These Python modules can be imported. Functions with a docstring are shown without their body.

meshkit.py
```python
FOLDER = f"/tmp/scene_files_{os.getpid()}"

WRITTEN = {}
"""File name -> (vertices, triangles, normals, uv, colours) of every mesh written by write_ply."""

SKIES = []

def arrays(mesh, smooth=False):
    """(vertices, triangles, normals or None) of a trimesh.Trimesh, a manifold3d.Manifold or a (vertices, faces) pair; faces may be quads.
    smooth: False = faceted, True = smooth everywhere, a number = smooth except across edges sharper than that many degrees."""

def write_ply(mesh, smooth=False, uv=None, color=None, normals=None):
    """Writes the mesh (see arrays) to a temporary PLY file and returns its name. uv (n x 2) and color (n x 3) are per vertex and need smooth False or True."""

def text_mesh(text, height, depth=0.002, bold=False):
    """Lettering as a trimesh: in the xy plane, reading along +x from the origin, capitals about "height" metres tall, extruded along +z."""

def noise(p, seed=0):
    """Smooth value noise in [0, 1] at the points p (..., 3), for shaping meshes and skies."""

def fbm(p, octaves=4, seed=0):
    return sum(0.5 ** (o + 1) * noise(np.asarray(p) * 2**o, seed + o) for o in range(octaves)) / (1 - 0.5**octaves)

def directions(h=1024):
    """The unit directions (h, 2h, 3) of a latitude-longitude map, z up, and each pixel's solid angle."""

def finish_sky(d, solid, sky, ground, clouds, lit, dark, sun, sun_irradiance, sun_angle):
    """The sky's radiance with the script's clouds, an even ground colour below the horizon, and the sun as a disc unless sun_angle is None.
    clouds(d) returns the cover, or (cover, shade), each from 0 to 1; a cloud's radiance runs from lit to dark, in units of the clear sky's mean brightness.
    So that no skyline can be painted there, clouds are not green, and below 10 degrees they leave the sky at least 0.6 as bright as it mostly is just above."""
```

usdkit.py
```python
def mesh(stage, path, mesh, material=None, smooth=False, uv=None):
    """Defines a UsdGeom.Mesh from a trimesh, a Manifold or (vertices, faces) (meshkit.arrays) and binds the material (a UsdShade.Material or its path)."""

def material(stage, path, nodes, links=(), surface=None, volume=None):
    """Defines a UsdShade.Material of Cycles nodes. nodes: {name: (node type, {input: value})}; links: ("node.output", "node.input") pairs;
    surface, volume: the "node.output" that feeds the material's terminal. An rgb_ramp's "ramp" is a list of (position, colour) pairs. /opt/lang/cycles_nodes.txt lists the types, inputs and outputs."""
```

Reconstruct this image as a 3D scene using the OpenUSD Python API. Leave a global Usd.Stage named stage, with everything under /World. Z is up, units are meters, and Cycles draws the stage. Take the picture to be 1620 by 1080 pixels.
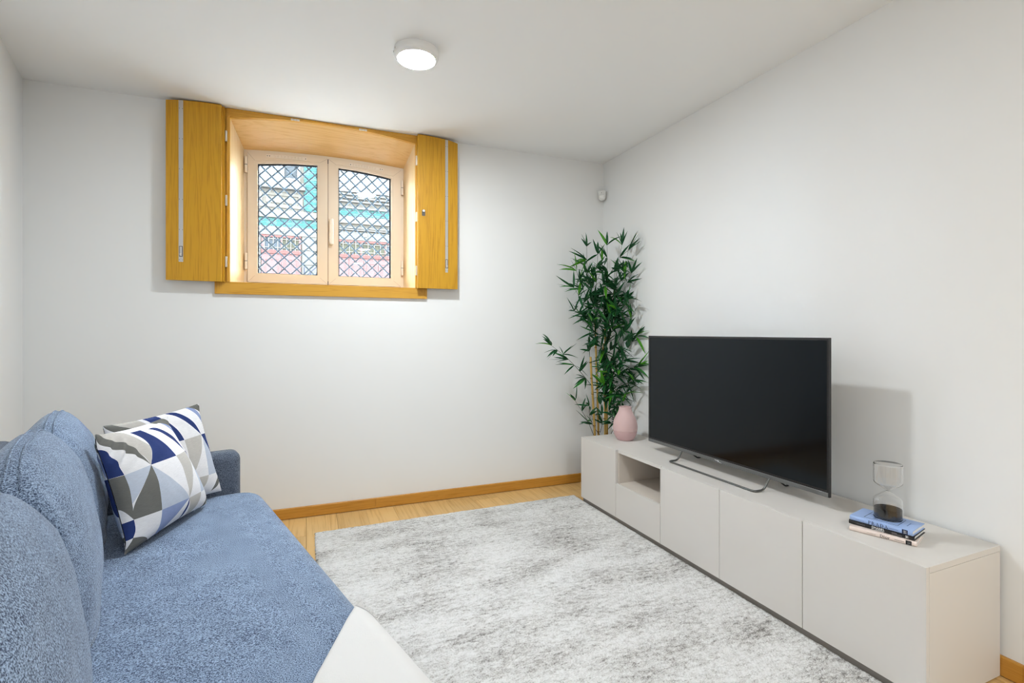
import math, random
import numpy as np, trimesh, manifold3d, shapely
from shapely import affinity
from shapely.geometry import Polygon, box as sbox, LineString
from pxr import Usd, UsdGeom, UsdLux, UsdShade, Sdf, Gf, Vt
import usdkit, meshkit

random.seed(7)
rng = np.random.default_rng(7)
stage = Usd.Stage.CreateInMemory()
UsdGeom.SetStageUpAxis(stage, 'Z'); UsdGeom.SetStageMetersPerUnit(stage, 1.0)
UsdGeom.Xform.Define(stage, '/World'); UsdGeom.Scope.Define(stage, '/World/Looks')

# ------------------------------------------------------------------ camera, sky, exposure
CAM_Z, YAW, FPX = 1.2531, 0.39702, 780.56
cam = UsdGeom.Camera.Define(stage, '/World/camera')
cam.CreateHorizontalApertureAttr(36.0); cam.CreateVerticalApertureAttr(24.0)
cam.CreateFocalLengthAttr(FPX / 1620 * 36.0)
cam.CreateVerticalApertureOffsetAttr(-15.12 / 1620 * 36.0)
cam.CreateClippingRangeAttr(Gf.Vec2f(0.02, 1000.0))
cam.CreateExposureAttr(0.12)
cx = UsdGeom.Xformable(cam)
cx.AddTranslateOp().Set(Gf.Vec3d(0, 0, CAM_Z))
cx.AddRotateXYZOp().Set(Gf.Vec3f(90, 0, -math.degrees(YAW)))

sky = UsdLux.DomeLight.Define(stage, '/World/sky')
sky.CreateIntensityAttr(13.0)
sky.CreateColorAttr(Gf.Vec3f(0.80, 0.91, 1.0))
LAMP_STRENGTH = 340.0
LAMP_COLOR = (0.90, 0.96, 1.0)

# ------------------------------------------------------------------ helpers
used = {}


def numbered(parent, name):
    k = (parent, name)
    n = used.get(k, 0); used[k] = n + 1
    return name if n == 0 else '%s_%03d' % (name, n)


class Thing:
    def __init__(s, path, loc): s.path, s.loc = path, np.array(loc, float)


def tag(prim, label=None, cat=None, group=None, kind=None):
    for k, v in (('label', label), ('category', cat), ('group', group), ('kind', kind)):
        if v: prim.SetCustomDataByKey(k, v)


def arr(mesh, smooth=False): return meshkit.arrays(mesh, smooth)


def thing(name, label, cat, loc=(0, 0, 0), group=None, kind=None):
    p = '/World/' + numbered('/World', name)
    x = UsdGeom.Xform.Define(stage, p); x.AddTranslateOp().Set(Gf.Vec3d(*map(float, loc)))
    tag(x.GetPrim(), label, cat, group, kind)
    return Thing(p, loc)


def part(name, mesh, mat, parent, smooth=30, label=None, kind=None, col=None):
    """mesh is given in world coordinates; it is stored relative to its thing."""
    p = parent.path + '/' + numbered(parent.path, name)
    v, f, n = arr(mesh, smooth)
    m = usdkit.mesh(stage, p, (v - parent.loc, f), M[mat])
    if n is not None:
        m.CreateNormalsAttr(Vt.Vec3fArray.FromNumpy(n.astype(np.float32))); m.SetNormalsInterpolation('vertex')
    if col is not None:
        UsdGeom.PrimvarsAPI(m).CreatePrimvar('print_color', Sdf.ValueTypeNames.Color3fArray, 'vertex').Set(Vt.Vec3fArray.FromNumpy(np.asarray(col, np.float32)))
    tag(m.GetPrim(), label, None, None, kind)
    return Thing(p, parent.loc)


def cat(*ms):
    ms = [m for g in ms for m in (g if isinstance(g, (list, tuple)) else [g])]
    return trimesh.util.concatenate([trimesh.Trimesh(*arr(m)[:2], process=False) for m in ms])


def hull(pts): return trimesh.convex.convex_hull(np.asarray(pts, float))


def bx(x0, x1, y0, y1, z0, z1, c=0.0):
    """A box between two corners, its edges chamfered by c."""
    if c <= 0: return trimesh.creation.box(bounds=[[x0, y0, z0], [x1, y1, z1]])
    P = []
    for a in (0, 1):
        for b in (0, 1):
            for d in (0, 1):
                X, Y, Z = (x0, x1)[a], (y0, y1)[b], (z0, z1)[d]
                sx, sy, sz = (1, -1)[a] * c, (1, -1)[b] * c, (1, -1)[d] * c
                P += [(X, Y + sy, Z + sz), (X + sx, Y, Z + sz), (X + sx, Y + sy, Z)]
    return hull(P)


def rbox(x0, x1, y0, y1, z0, z1, r, seg=24):
    """A box rounded by spheres of radius r."""
    s = manifold3d.Manifold.sphere(r, seg)
    return manifold3d.Manifold.batch_hull([s.translate((x, y, z)) for x in (x0 + r, x1 - r) for y in (y0 + r, y1 - r) for z in (z0 + r, z1 - r)])


def extrude(poly, d, frame):
    """Extrudes a polygon (a, b) by d and maps (a, b, c) through frame -> world."""
    g = [p for p in getattr(poly, 'geoms', [poly]) if p.area > 1e-9]
    m = trimesh.util.concatenate([trimesh.creation.extrude_polygon(p, d, engine='earcut') for p in g])
    v = frame(np.asarray(m.vertices)); f = np.asarray(m.faces)
    t = trimesh.Trimesh(v, f, process=False)
    if t.volume < 0: t.faces = t.faces[:, ::-1]
    return t


def mapped(mesh, frame):
    v, f, _ = arr(mesh)
    t = trimesh.Trimesh(frame(v), f, process=False)
    if t.volume < 0: t.faces = t.faces[:, ::-1]
    return t


def tube(pts, r, sides=8, caps=True):
    p = np.asarray(pts, float); n = len(p)
    r = np.broadcast_to(np.asarray(r, float), (n,))
    t = np.gradient(p, axis=0); t /= np.linalg.norm(t, axis=1, keepdims=True) + 1e-12
    a = np.cross(t[0], [0.13, 0.31, 0.94]); a /= np.linalg.norm(a)
    A = []
    for i in range(n):
        a = a - t[i] * (a @ t[i]); a /= np.linalg.norm(a); A.append(a)
    A = np.array(A); B = np.cross(t, A); th = np.arange(sides) * 2 * np.pi / sides
    v = p[:, None] + r[:, None, None] * (np.cos(th)[None, :, None] * A[:, None] + np.sin(th)[None, :, None] * B[:, None])
    v = v.reshape(-1, 3); f = []
    for i in range(n - 1):
        for j in range(sides):
            k = (j + 1) % sides
            f += [(i * sides + j, i * sides + k, (i + 1) * sides + k), (i * sides + j, (i + 1) * sides + k, (i + 1) * sides + j)]
    if caps:
        c0, c1 = len(v), len(v) + 1
        v = np.vstack([v, p[0], p[-1]])
        for j in range(sides):
            k = (j + 1) % sides
            f += [(c0, k, j), (c1, (n - 1) * sides + j, (n - 1) * sides + k)]
    return trimesh.Trimesh(v, f, process=False)


def lathe(prof, c=(0, 0, 0), n=48):
    """Revolves (r, z) points (from the axis, counter-clockwise outside) about z."""
    m = trimesh.creation.revolve(np.asarray(prof, float), sections=n)
    m.apply_translation(c)
    return m


def grid_faces(nu, nv):
    i, j = np.meshgrid(np.arange(nu - 1), np.arange(nv - 1), indexing='ij')
    a = (i * nv + j).ravel(); b = ((i + 1) * nv + j).ravel(); c = ((i + 1) * nv + j + 1).ravel(); d = (i * nv + j + 1).ravel()
    return np.vstack([np.stack([a, b, c], 1), np.stack([a, c, d], 1)])


# ------------------------------------------------------------------ materials
M = {}


def lin(r, g, b): return tuple((x / 255 / 12.92 if x / 255 <= 0.04045 else ((x / 255 + 0.055) / 1.055) ** 2.4) for x in (r, g, b))


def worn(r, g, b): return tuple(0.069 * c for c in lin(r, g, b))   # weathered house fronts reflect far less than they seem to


def mat(name, color, rough=0.6, metal=0.0, spec=0.5, coat=0.0, bump=None, extra=None):
    nodes = {'p': ('principled_bsdf', {'base_color': color, 'roughness': rough, 'metallic': metal, 'specular_ior_level': spec, 'coat_weight': coat, **(extra or {})})}
    links = []
    if bump:
        sc, st = bump
        nodes |= {'g': ('geometry', {}), 'n': ('noise_texture', {'scale': sc, 'detail': 3.0}), 'b': ('bump', {'strength': st, 'distance': 0.002})}
        links += [('g.position', 'n.vector'), ('n.fac', 'b.height'), ('b.normal', 'p.normal')]
    M[name] = usdkit.material(stage, '/World/Looks/' + name, nodes, links, surface='p.BSDF')


def wood(name, light, dark, axis, shift=0.0, rough=0.4, freq=55.0, coat=0.0, tone=1.0):
    """Oak: long fibres and slow cathedral bands along one axis of the world."""
    L = {'x': (0.028, 1, 1), 'y': (1, 0.028, 1), 'z': (1, 1, 0.028)}[axis]
    sc = tuple(freq * k for k in L); sl = tuple(freq * 0.2 * k * (1.6 if k < 0.5 else 1) for k in L)
    light, dark = [tuple(c * tone for c in k) for k in (light, dark)]
    nodes = {'g': ('geometry', {}),
             'm1': ('mapping', {'scale': sc, 'location': (shift, shift * 1.7, shift * 0.6)}),
             'm2': ('mapping', {'scale': sl, 'location': (shift * 0.7, shift, shift * 1.3)}),
             'n1': ('noise_texture', {'scale': 3.0, 'detail': 5.0, 'roughness': 0.65}),
             'n2': ('noise_texture', {'scale': 1.0, 'detail': 2.0, 'distortion': 0.6}),
             'mu': ('math', {'math_type': 'multiply', 'value2': 9.0}),
             'fr': ('math', {'math_type': 'pingpong', 'value2': 0.5}),
             'a': ('math', {'math_type': 'multiply_add', 'value2': 0.55, 'value3': 0.0}),
             'ad': ('math', {'math_type': 'add'}),
             'r': ('rgb_ramp', {'ramp': [(0.30, dark), (0.66, light), (1.0, light)]}),
             'b': ('bump', {'strength': 0.12, 'distance': 0.001}),
             'p': ('principled_bsdf', {'roughness': rough, 'coat_weight': coat, 'coat_roughness': 0.22, 'specular_ior_level': 0.4})}
    links = [('g.position', 'm1.vector'), ('g.position', 'm2.vector'), ('m1.vector', 'n1.vector'), ('m2.vector', 'n2.vector'),
             ('n2.fac', 'mu.value1'), ('mu.value', 'fr.value1'), ('fr.value', 'a.value1'), ('a.value', 'ad.value1'), ('n1.fac', 'ad.value2'),
             ('ad.value', 'r.fac'), ('r.color', 'p.base_color'), ('n1.fac', 'b.height'), ('b.normal', 'p.normal')]
    M[name] = usdkit.material(stage, '/World/Looks/' + name, nodes, links, surface='p.BSDF')


def melange(name, dark, light, scale, lo=0.40, hi=0.62, rough=0.95, sheen=0.15):
    nodes = {'g': ('geometry', {}), 'n': ('noise_texture', {'scale': scale, 'detail': 2.0, 'roughness': 0.6}),
             'w': ('noise_texture', {'scale': 14.0, 'detail': 2.0}),
             'ad': ('math', {'math_type': 'multiply_add', 'value2': 0.10, 'value3': -0.05}), 'sm': ('math', {'math_type': 'add'}),
             'r': ('rgb_ramp', {'ramp': [(lo, dark), (hi, light)]}), 'b': ('bump', {'strength': 0.06, 'distance': 0.001}),
             'p': ('principled_bsdf', {'roughness': rough, 'sheen_weight': sheen, 'specular_ior_level': 0.15})}
    links = [('g.position', 'n.vector'), ('g.position', 'w.vector'), ('w.fac', 'ad.value1'), ('ad.value', 'sm.value1'), ('n.fac', 'sm.value2'),
             ('sm.value', 'r.fac'), ('r.color', 'p.base_color'), ('n.fac', 'b.height'), ('b.normal', 'p.normal')]
    M[name] = usdkit.material(stage, '/World/Looks/' + name, nodes, links, surface='p.BSDF')


mat('wall_paint', (0.895, 0.90, 0.895), 0.85, spec=0.2, bump=(90, 0.06))
mat('ceiling_paint', (0.94, 0.945, 0.94), 0.9, spec=0.15, bump=(60, 0.05))
wood('shutter_oak', lin(200, 148, 30), lin(170, 116, 12), 'z', 0.0, 0.42, freq=75.0)
wood('trim_oak', lin(210, 156, 54), lin(184, 126, 30), 'x', 3.0, 0.42, freq=75.0)
wood('jamb_oak', lin(210, 156, 54), lin(184, 126, 30), 'z', 3.0, 0.42, freq=75.0)
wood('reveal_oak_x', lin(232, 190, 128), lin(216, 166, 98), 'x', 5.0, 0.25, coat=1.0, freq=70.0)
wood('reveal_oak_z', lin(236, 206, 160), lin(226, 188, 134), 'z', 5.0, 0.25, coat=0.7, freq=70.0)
wood('baseboard_oak', lin(204, 146, 60), lin(182, 122, 38), 'x', 8.0, 0.38, freq=75.0)
wood('baseboard_oak_y', lin(204, 146, 60), lin(182, 122, 38), 'y', 8.0, 0.38, freq=75.0)
for i, t in enumerate((1.0, 0.93, 1.05, 0.97)):
    wood('floor_oak_%d' % i, lin(222, 182, 120), lin(196, 150, 88), 'y', 2.1 * i, 0.35, freq=40.0, tone=t)
mat('underlay', (0.25, 0.17, 0.09), 0.9)
mat('sash_beige', lin(228, 208, 182), 0.35)
mat('sash_joint', lin(176, 150, 126), 0.5)
mat('dark_slot', (0.03, 0.022, 0.02), 0.6)
mat('vent_plastic', lin(236, 220, 200), 0.45)
mat('white_plastic', (0.90, 0.90, 0.89), 0.35)
mat('off_white_plastic', (0.77, 0.77, 0.74), 0.4)
mat('steel', (0.62, 0.61, 0.60), 0.33, 1.0)
mat('steel_dark', (0.12, 0.11, 0.10), 0.4, 0.6)
mat('hinge_steel', (0.72, 0.68, 0.62), 0.35, 1.0)
mat('lattice_paint', lin(112, 136, 156), 0.5)
mat('gasket', lin(40, 48, 60), 0.6)
mat('cabinet_lacquer', lin(221, 216, 210), 0.55, spec=0.35)
mat('cabinet_niche', lin(218, 208, 197), 0.6, spec=0.3)
mat('plinth_grey', lin(150, 144, 138), 0.6)
mat('tv_screen', (0.002, 0.0035, 0.006), 0.10, spec=0.30, extra={'specular_tint': (0.86, 0.97, 1.0)})
mat('tv_black', (0.010, 0.010, 0.011), 0.3)
mat('tv_metal', (0.17, 0.175, 0.175), 0.42, 0.5)
mat('tv_stand_metal', (0.16, 0.165, 0.16), 0.38, 0.8)
mat('tv_back', (0.02, 0.02, 0.021), 0.5)
mat('logo_silver', (0.75, 0.76, 0.78), 0.35)
mat('vase_pink', lin(216, 184, 182), 0.6, bump=(40, 0.05))
mat('vase_pink_low', lin(212, 176, 176), 0.62, bump=(40, 0.05))
mat('book_blue', lin(160, 186, 232), 0.45)
mat('book_black', (0.018, 0.018, 0.018), 0.45)
mat('book_pink', lin(240, 222, 212), 0.5)
mat('paper', (0.80, 0.79, 0.76), 0.8)
mat('ink_navy', lin(38, 50, 84), 0.6)
mat('ink_black', (0.022, 0.022, 0.024), 0.6)
mat('ink_white', (0.80, 0.80, 0.78), 0.6)
mat('ink_grey', lin(150, 140, 136), 0.6)
mat('ink_blue_grey', lin(112, 132, 180), 0.6)
mat('glass', (1, 1, 1), 0.0, extra={'transmission_weight': 1.0, 'ior': 1.45})
mat('sand', (0.020, 0.018, 0.017), 0.8, bump=(900, 0.4))
mat('cane', lin(196, 160, 84), 0.5, bump=(60, 0.2))
mat('cane_node', lin(150, 112, 50), 0.6)
mat('stem_green', lin(62, 82, 52), 0.6)
mat('stem_dark', lin(60, 54, 46), 0.6)
mat('pot', lin(60, 58, 56), 0.5)
mat('soil', (0.05, 0.035, 0.025), 0.95, bump=(120, 0.8))
mat('throw_wool', lin(224, 222, 219), 0.95, spec=0.1, bump=(260, 0.35), extra={'sheen_weight': 0.3})
mat('sofa_leg', lin(70, 50, 34), 0.5)
melange('sofa_fabric', lin(44, 58, 84), lin(164, 185, 212), 345.0, 0.37, 0.64)
melange('sofa_frame_fabric', lin(56, 64, 78), lin(122, 132, 148), 350.0, 0.38, 0.64)
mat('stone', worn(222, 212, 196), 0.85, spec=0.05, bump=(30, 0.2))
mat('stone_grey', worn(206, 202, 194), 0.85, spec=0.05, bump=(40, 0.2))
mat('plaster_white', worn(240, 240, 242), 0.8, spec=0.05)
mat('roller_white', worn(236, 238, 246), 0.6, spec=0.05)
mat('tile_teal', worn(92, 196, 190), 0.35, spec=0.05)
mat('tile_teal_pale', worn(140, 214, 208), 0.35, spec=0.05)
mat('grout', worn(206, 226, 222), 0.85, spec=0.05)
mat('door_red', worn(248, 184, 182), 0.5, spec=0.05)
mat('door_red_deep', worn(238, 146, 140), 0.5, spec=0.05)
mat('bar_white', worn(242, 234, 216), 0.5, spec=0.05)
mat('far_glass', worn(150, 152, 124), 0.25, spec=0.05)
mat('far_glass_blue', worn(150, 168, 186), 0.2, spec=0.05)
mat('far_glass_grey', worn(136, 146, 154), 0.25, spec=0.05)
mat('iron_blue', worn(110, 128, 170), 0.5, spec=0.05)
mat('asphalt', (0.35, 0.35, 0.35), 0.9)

# leaves let a little light through
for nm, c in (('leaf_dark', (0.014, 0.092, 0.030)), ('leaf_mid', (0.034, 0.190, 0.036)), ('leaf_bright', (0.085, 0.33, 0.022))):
    M[nm] = usdkit.material(stage, '/World/Looks/' + nm, {
        'p': ('principled_bsdf', {'base_color': c, 'roughness': 0.42, 'specular_ior_level': 0.4}), 't': ('translucent_bsdf', {'color': tuple(1.5 * k for k in c)}),
        'x': ('mix_closure', {'fac': 0.2})}, [('p.BSDF', 'x.closure1'), ('t.BSDF', 'x.closure2')], surface='x.closure')
M['pane'] = usdkit.material(stage, '/World/Looks/pane', {   # clear pane: its mirror grows towards grazing the same way from both sides
    'l': ('layer_weight', {'blend': 0.5}), 'w': ('math', {'math_type': 'power', 'value2': 5.0}), 'f': ('math', {'math_type': 'multiply_add', 'value2': 0.90, 'value3': 0.04}),
    't': ('transparent_bsdf', {'color': (0.985, 0.99, 0.99)}), 'g': ('glossy_bsdf', {'color': (1, 1, 1), 'roughness': 0.0}), 'x': ('mix_closure', {})},
    [('l.facing', 'w.value1'), ('w.value', 'f.value1'), ('f.value', 'x.fac'), ('t.BSDF', 'x.closure1'), ('g.BSDF', 'x.closure2')], surface='x.closure')
M['lamp_diffuser'] = usdkit.material(stage, '/World/Looks/lamp_diffuser', {'e': ('emission', {'color': LAMP_COLOR, 'strength': LAMP_STRENGTH})}, surface='e.emission')
M['pillow_print'] = usdkit.material(stage, '/World/Looks/pillow_print', {
    'a': ('attribute', {'attribute': 'print_color'}), 'g': ('geometry', {}), 'm': ('mapping', {'scale': (60, 60, 900)}),
    'n': ('noise_texture', {'scale': 1.0, 'detail': 2.0}), 'mr': ('map_range', {'from_min': 0.2, 'from_max': 0.8, 'to_min': 0.88, 'to_max': 1.08}),
    'mu': ('mix_color', {'blend_type': 'multiply', 'fac': 1.0}), 'b': ('bump', {'strength': 0.25, 'distance': 0.001}),
    'p': ('principled_bsdf', {'roughness': 0.9, 'specular_ior_level': 0.15})},
    [('g.position', 'm.vector'), ('m.vector', 'n.vector'), ('n.fac', 'mr.value'), ('a.color', 'mu.a'), ('mr.result', 'mu.b'), ('mu.result', 'p.base_color'), ('n.fac', 'b.height'), ('b.normal', 'p.normal')], surface='p.BSDF')
# rug: worn pale ground with streaky grey mottling across the room, broken up by the pile
M['rug_pile'] = usdkit.material(stage, '/World/Looks/rug_pile', {
    'g': ('geometry', {}), 'm1': ('mapping', {'scale': (2.4, 5.6, 1.0)}), 'm2': ('mapping', {'scale': (28.0, 62.0, 3.0)}), 'm3': ('mapping', {'scale': (150.0, 230.0, 150.0)}),
    'n1': ('noise_texture', {'scale': 1.0, 'detail': 4.0, 'roughness': 0.6}), 'n2': ('noise_texture', {'scale': 1.0, 'detail': 5.0, 'roughness': 0.7, 'distortion': 0.4}), 'n3': ('noise_texture', {'scale': 1.0, 'detail': 3.0, 'roughness': 0.7}),
    'a1': ('math', {'math_type': 'multiply_add', 'value2': 0.95}), 'a2': ('math', {'math_type': 'multiply_add', 'value2': 0.8}), 'z': ('math', {'math_type': 'multiply', 'value2': 0.75}),
    'r': ('rgb_ramp', {'ramp': [(0.385, lin(112, 108, 104)), (0.432, lin(170, 166, 162)), (0.478, lin(208, 206, 202)), (0.55, lin(233, 232, 230))]}),
    'sc': ('math', {'math_type': 'multiply', 'value2': 0.4}),
    'b': ('bump', {'strength': 0.6, 'distance': 0.004}), 'p': ('principled_bsdf', {'roughness': 1.0, 'specular_ior_level': 0.05, 'sheen_weight': 0.1})},
    [('g.position', 'm1.vector'), ('g.position', 'm2.vector'), ('g.position', 'm3.vector'), ('m1.vector', 'n1.vector'), ('m2.vector', 'n2.vector'), ('m3.vector', 'n3.vector'),
     ('n1.fac', 'z.value1'), ('n2.fac', 'a1.value1'), ('z.value', 'a1.value3'), ('n3.fac', 'a2.value1'), ('a1.value', 'a2.value3'), ('a2.value', 'sc.value1'), ('sc.value', 'r.fac'), ('r.color', 'p.base_color'),
     ('n3.fac', 'b.height'), ('b.normal', 'p.normal')], surface='p.BSDF')

# ------------------------------------------------------------------ the room
CEIL, XR, YREAR = 2.687, 2.349, -3.6
BA, BB = np.array([-1.478, 3.655]), np.array([XR, 3.585])          # the back wall's foot, left to right
be = (BB - BA) / np.linalg.norm(BB - BA); bn = np.array([-be[1], be[0]])  # along it; outwards
B0 = BA + be * (-BA[0] / be[0])                                    # its point at x = 0
XL = -0.70                                                         # the left wall turns here and runs on behind
YL = BA[1] - (XL - BA[0]) / 0.231


def Wf(v):
    """Back-wall frame: (along, out through the wall, up) -> world."""
    v = np.asarray(v, float)
    xy = B0 + v[:, :1] * be + v[:, 1:2] * bn
    return np.hstack([xy, v[:, 2:3]])


def Wp(v):
    """A polygon drawn on the back wall (along, up, out)."""
    v = np.asarray(v, float); return Wf(v[:, [0, 2, 1]])


def Wat(q): return lambda v: Wp(np.asarray(v) + [0, 0, q])


def structure(name, mesh, m, label, cat, smooth=False):
    t = Thing('/World', (0, 0, 0))
    p = part(name, mesh, m, t, smooth)
    tag(stage.GetPrimAtPath(p.path), label, cat, None, 'structure')
    return p


fl = thing('floor', 'light oak plank floor seen between the rug and the walls', 'floor', kind='structure')
room = Polygon([BA, BB, (XR, YREAR), (XL, YREAR), (XL, YL)])
part('underlay', extrude(room.buffer(0.35), 0.12, lambda v: v + [0, 0, -0.135]), 'underlay', fl, False)
W, LEN = 0.192, 1.285
ix = 0
x = 2.349 - 0.06
cols = np.arange(-1.53, 2.36, W)
for ci, x in enumerate(cols):
    y = -3.7 - random.random() * LEN
    while y < 3.7:
        pl = sbox(x + 0.0006, y + 0.0006, x + W - 0.0006, y + LEN - 0.0006).intersection(room.buffer(0.004))
        if pl.area > 0.002 and pl.geom_type == 'Polygon':
            if len(pl.exterior.coords) == 5 and abs(pl.area - pl.minimum_rotated_rectangle.area) < 1e-6:
                a, b, c, d = pl.bounds
                m = bx(a, c, b, d, -0.015, 0.0, 0.0012)
            else:
                m = extrude(pl, 0.015, lambda v: v + [0, 0, -0.015])
            part('plank', m, 'floor_oak_%d' % random.randrange(4), fl, False)
        y += LEN

structure('ceiling', extrude(room.buffer(0.3), 0.2, lambda v: v + [0, 0, CEIL]), 'ceiling_paint', 'smooth matt white ceiling over the whole room', 'ceiling')

# arches of the window, in the back wall's frame
XC = 0.150


def arch_wall(x): return 2.629 + 0.045 * (1 - ((x - XC) / 0.593) ** 2)
def arch_frame(x): return 2.512 + 0.022 * (1 - ((x - XC) / 0.543) ** 2)
def arch_glass(x): return 2.461 - 0.036 * ((x - XC) / 0.45) ** 2


def under_arch(x0, x1, z0, f, n=24):
    xs = np.linspace(x1, x0, n)
    return Polygon([(x0, z0), (x1, z0)] + [(x, f(x)) for x in xs])


OX0, OX1, OZ0 = -0.444, 0.742, 1.576                              # the opening in the wall
FX0, FX1, FQ, FZ0 = -0.392, 0.696, 0.22, 1.580                    # the window's frame, set back in it
THICK = 0.34
hole = under_arch(OX0 - 0.012, OX1 + 0.012, OZ0 - 0.02, lambda x: arch_wall(x) + 0.014)
L = np.linalg.norm(BB - BA)
face = sbox(-1.478 / be[0] - 0.25, -0.14, L - 1.478 / be[0] + 0.25, CEIL + 0.1).difference(hole)
structure('wall_back', extrude(face, THICK, Wat(0.0)), 'wall_paint', 'white end wall with the shuttered window', 'wall')
structure('wall_right', bx(XR, XR + 0.2, YREAR - 0.2, 3.9, -0.14, CEIL + 0.1), 'wall_paint', 'white side wall behind the television and low cabinet', 'wall')
ldir = np.array([0.231, -1.0]); ldir /= np.linalg.norm(ldir); ln = np.array([-abs(ldir[1]), -ldir[0]]); ln = np.array([ldir[1], -ldir[0]])
lw = Polygon([BA - ldir * 0.25, (XL, YL), (XL, YREAR - 0.2), (XL - 0.2, YREAR - 0.2), (XL - 0.2, YL - 0.05), BA - ldir * 0.25 + ln * 0.2])
structure('wall_left', extrude(lw, CEIL + 0.24, lambda v: v + [0, 0, -0.14]), 'wall_paint', 'white side wall behind the blue sofa', 'wall')
rear = sbox(XL - 0.2, -0.14, XR + 0.2, CEIL + 0.1)
structure('wall_rear', extrude(rear, 0.2, lambda v: np.stack([v[:, 0], YREAR - v[:, 2], v[:, 1]], 1)), 'wall_paint', 'white wall closing the room behind the viewer', 'wall')

# baseboards, each made of boards that meet in butt joints
BH = 0.073


def board_profile(f, a0, a1):
    """A skirting board with an eased top edge; f maps (along, into the room, up)."""
    pr = [(0, 0.004), (0.014, 0.004), (0.014, BH - 0.004), (0.011, BH), (0, BH)]
    P = np.array([(a, d, z) for a in (a0, a1) for d, z in pr])
    m = hull(f(P)); return m


bb = thing('baseboard_back', 'orange oak baseboard along the foot of the window wall', 'baseboard', kind='structure')
fB = lambda P: Wf(np.stack([P[:, 0], -P[:, 1], P[:, 2]], 1))
for a0, a1 in ((-1.46, -0.9), (-0.899, 0.4605), (0.4615, 2.33)):
    part('board', board_profile(fB, a0, a1), 'baseboard_oak', bb, False)
br = thing('baseboard_right', 'orange oak baseboard along the wall behind the low cabinet', 'baseboard', kind='structure')
fR = lambda P: np.stack([XR - P[:, 1], P[:, 0], P[:, 2]], 1)
for a0, a1 in ((0.9085, 3.55), (-1.2, 0.9075), (YREAR + 0.01, -1.201)):
    part('board', board_profile(fR, a0, a1), 'baseboard_oak_y', br, False)
bl = thing('baseboard_left', 'oak baseboard hidden behind the blue sofa', 'baseboard', kind='structure')
fLw = lambda P: np.hstack([(BA + P[:, :1] * ldir - P[:, 1:2] * ln), P[:, 2:3]])
for a0, a1 in ((0.02, 1.7), (1.701, 3.38)):
    part('board', board_profile(fLw, a0, a1), 'baseboard_oak_y', bl, False)

# ------------------------------------------------------------------ the window
win = thing('window_1', 'small arched two-sash window with beige frames and diamond lattice, set deep in an oak lined opening', 'window', tuple(Wf([[0.15, 0, 1.5]])[0]), kind='structure')
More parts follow.
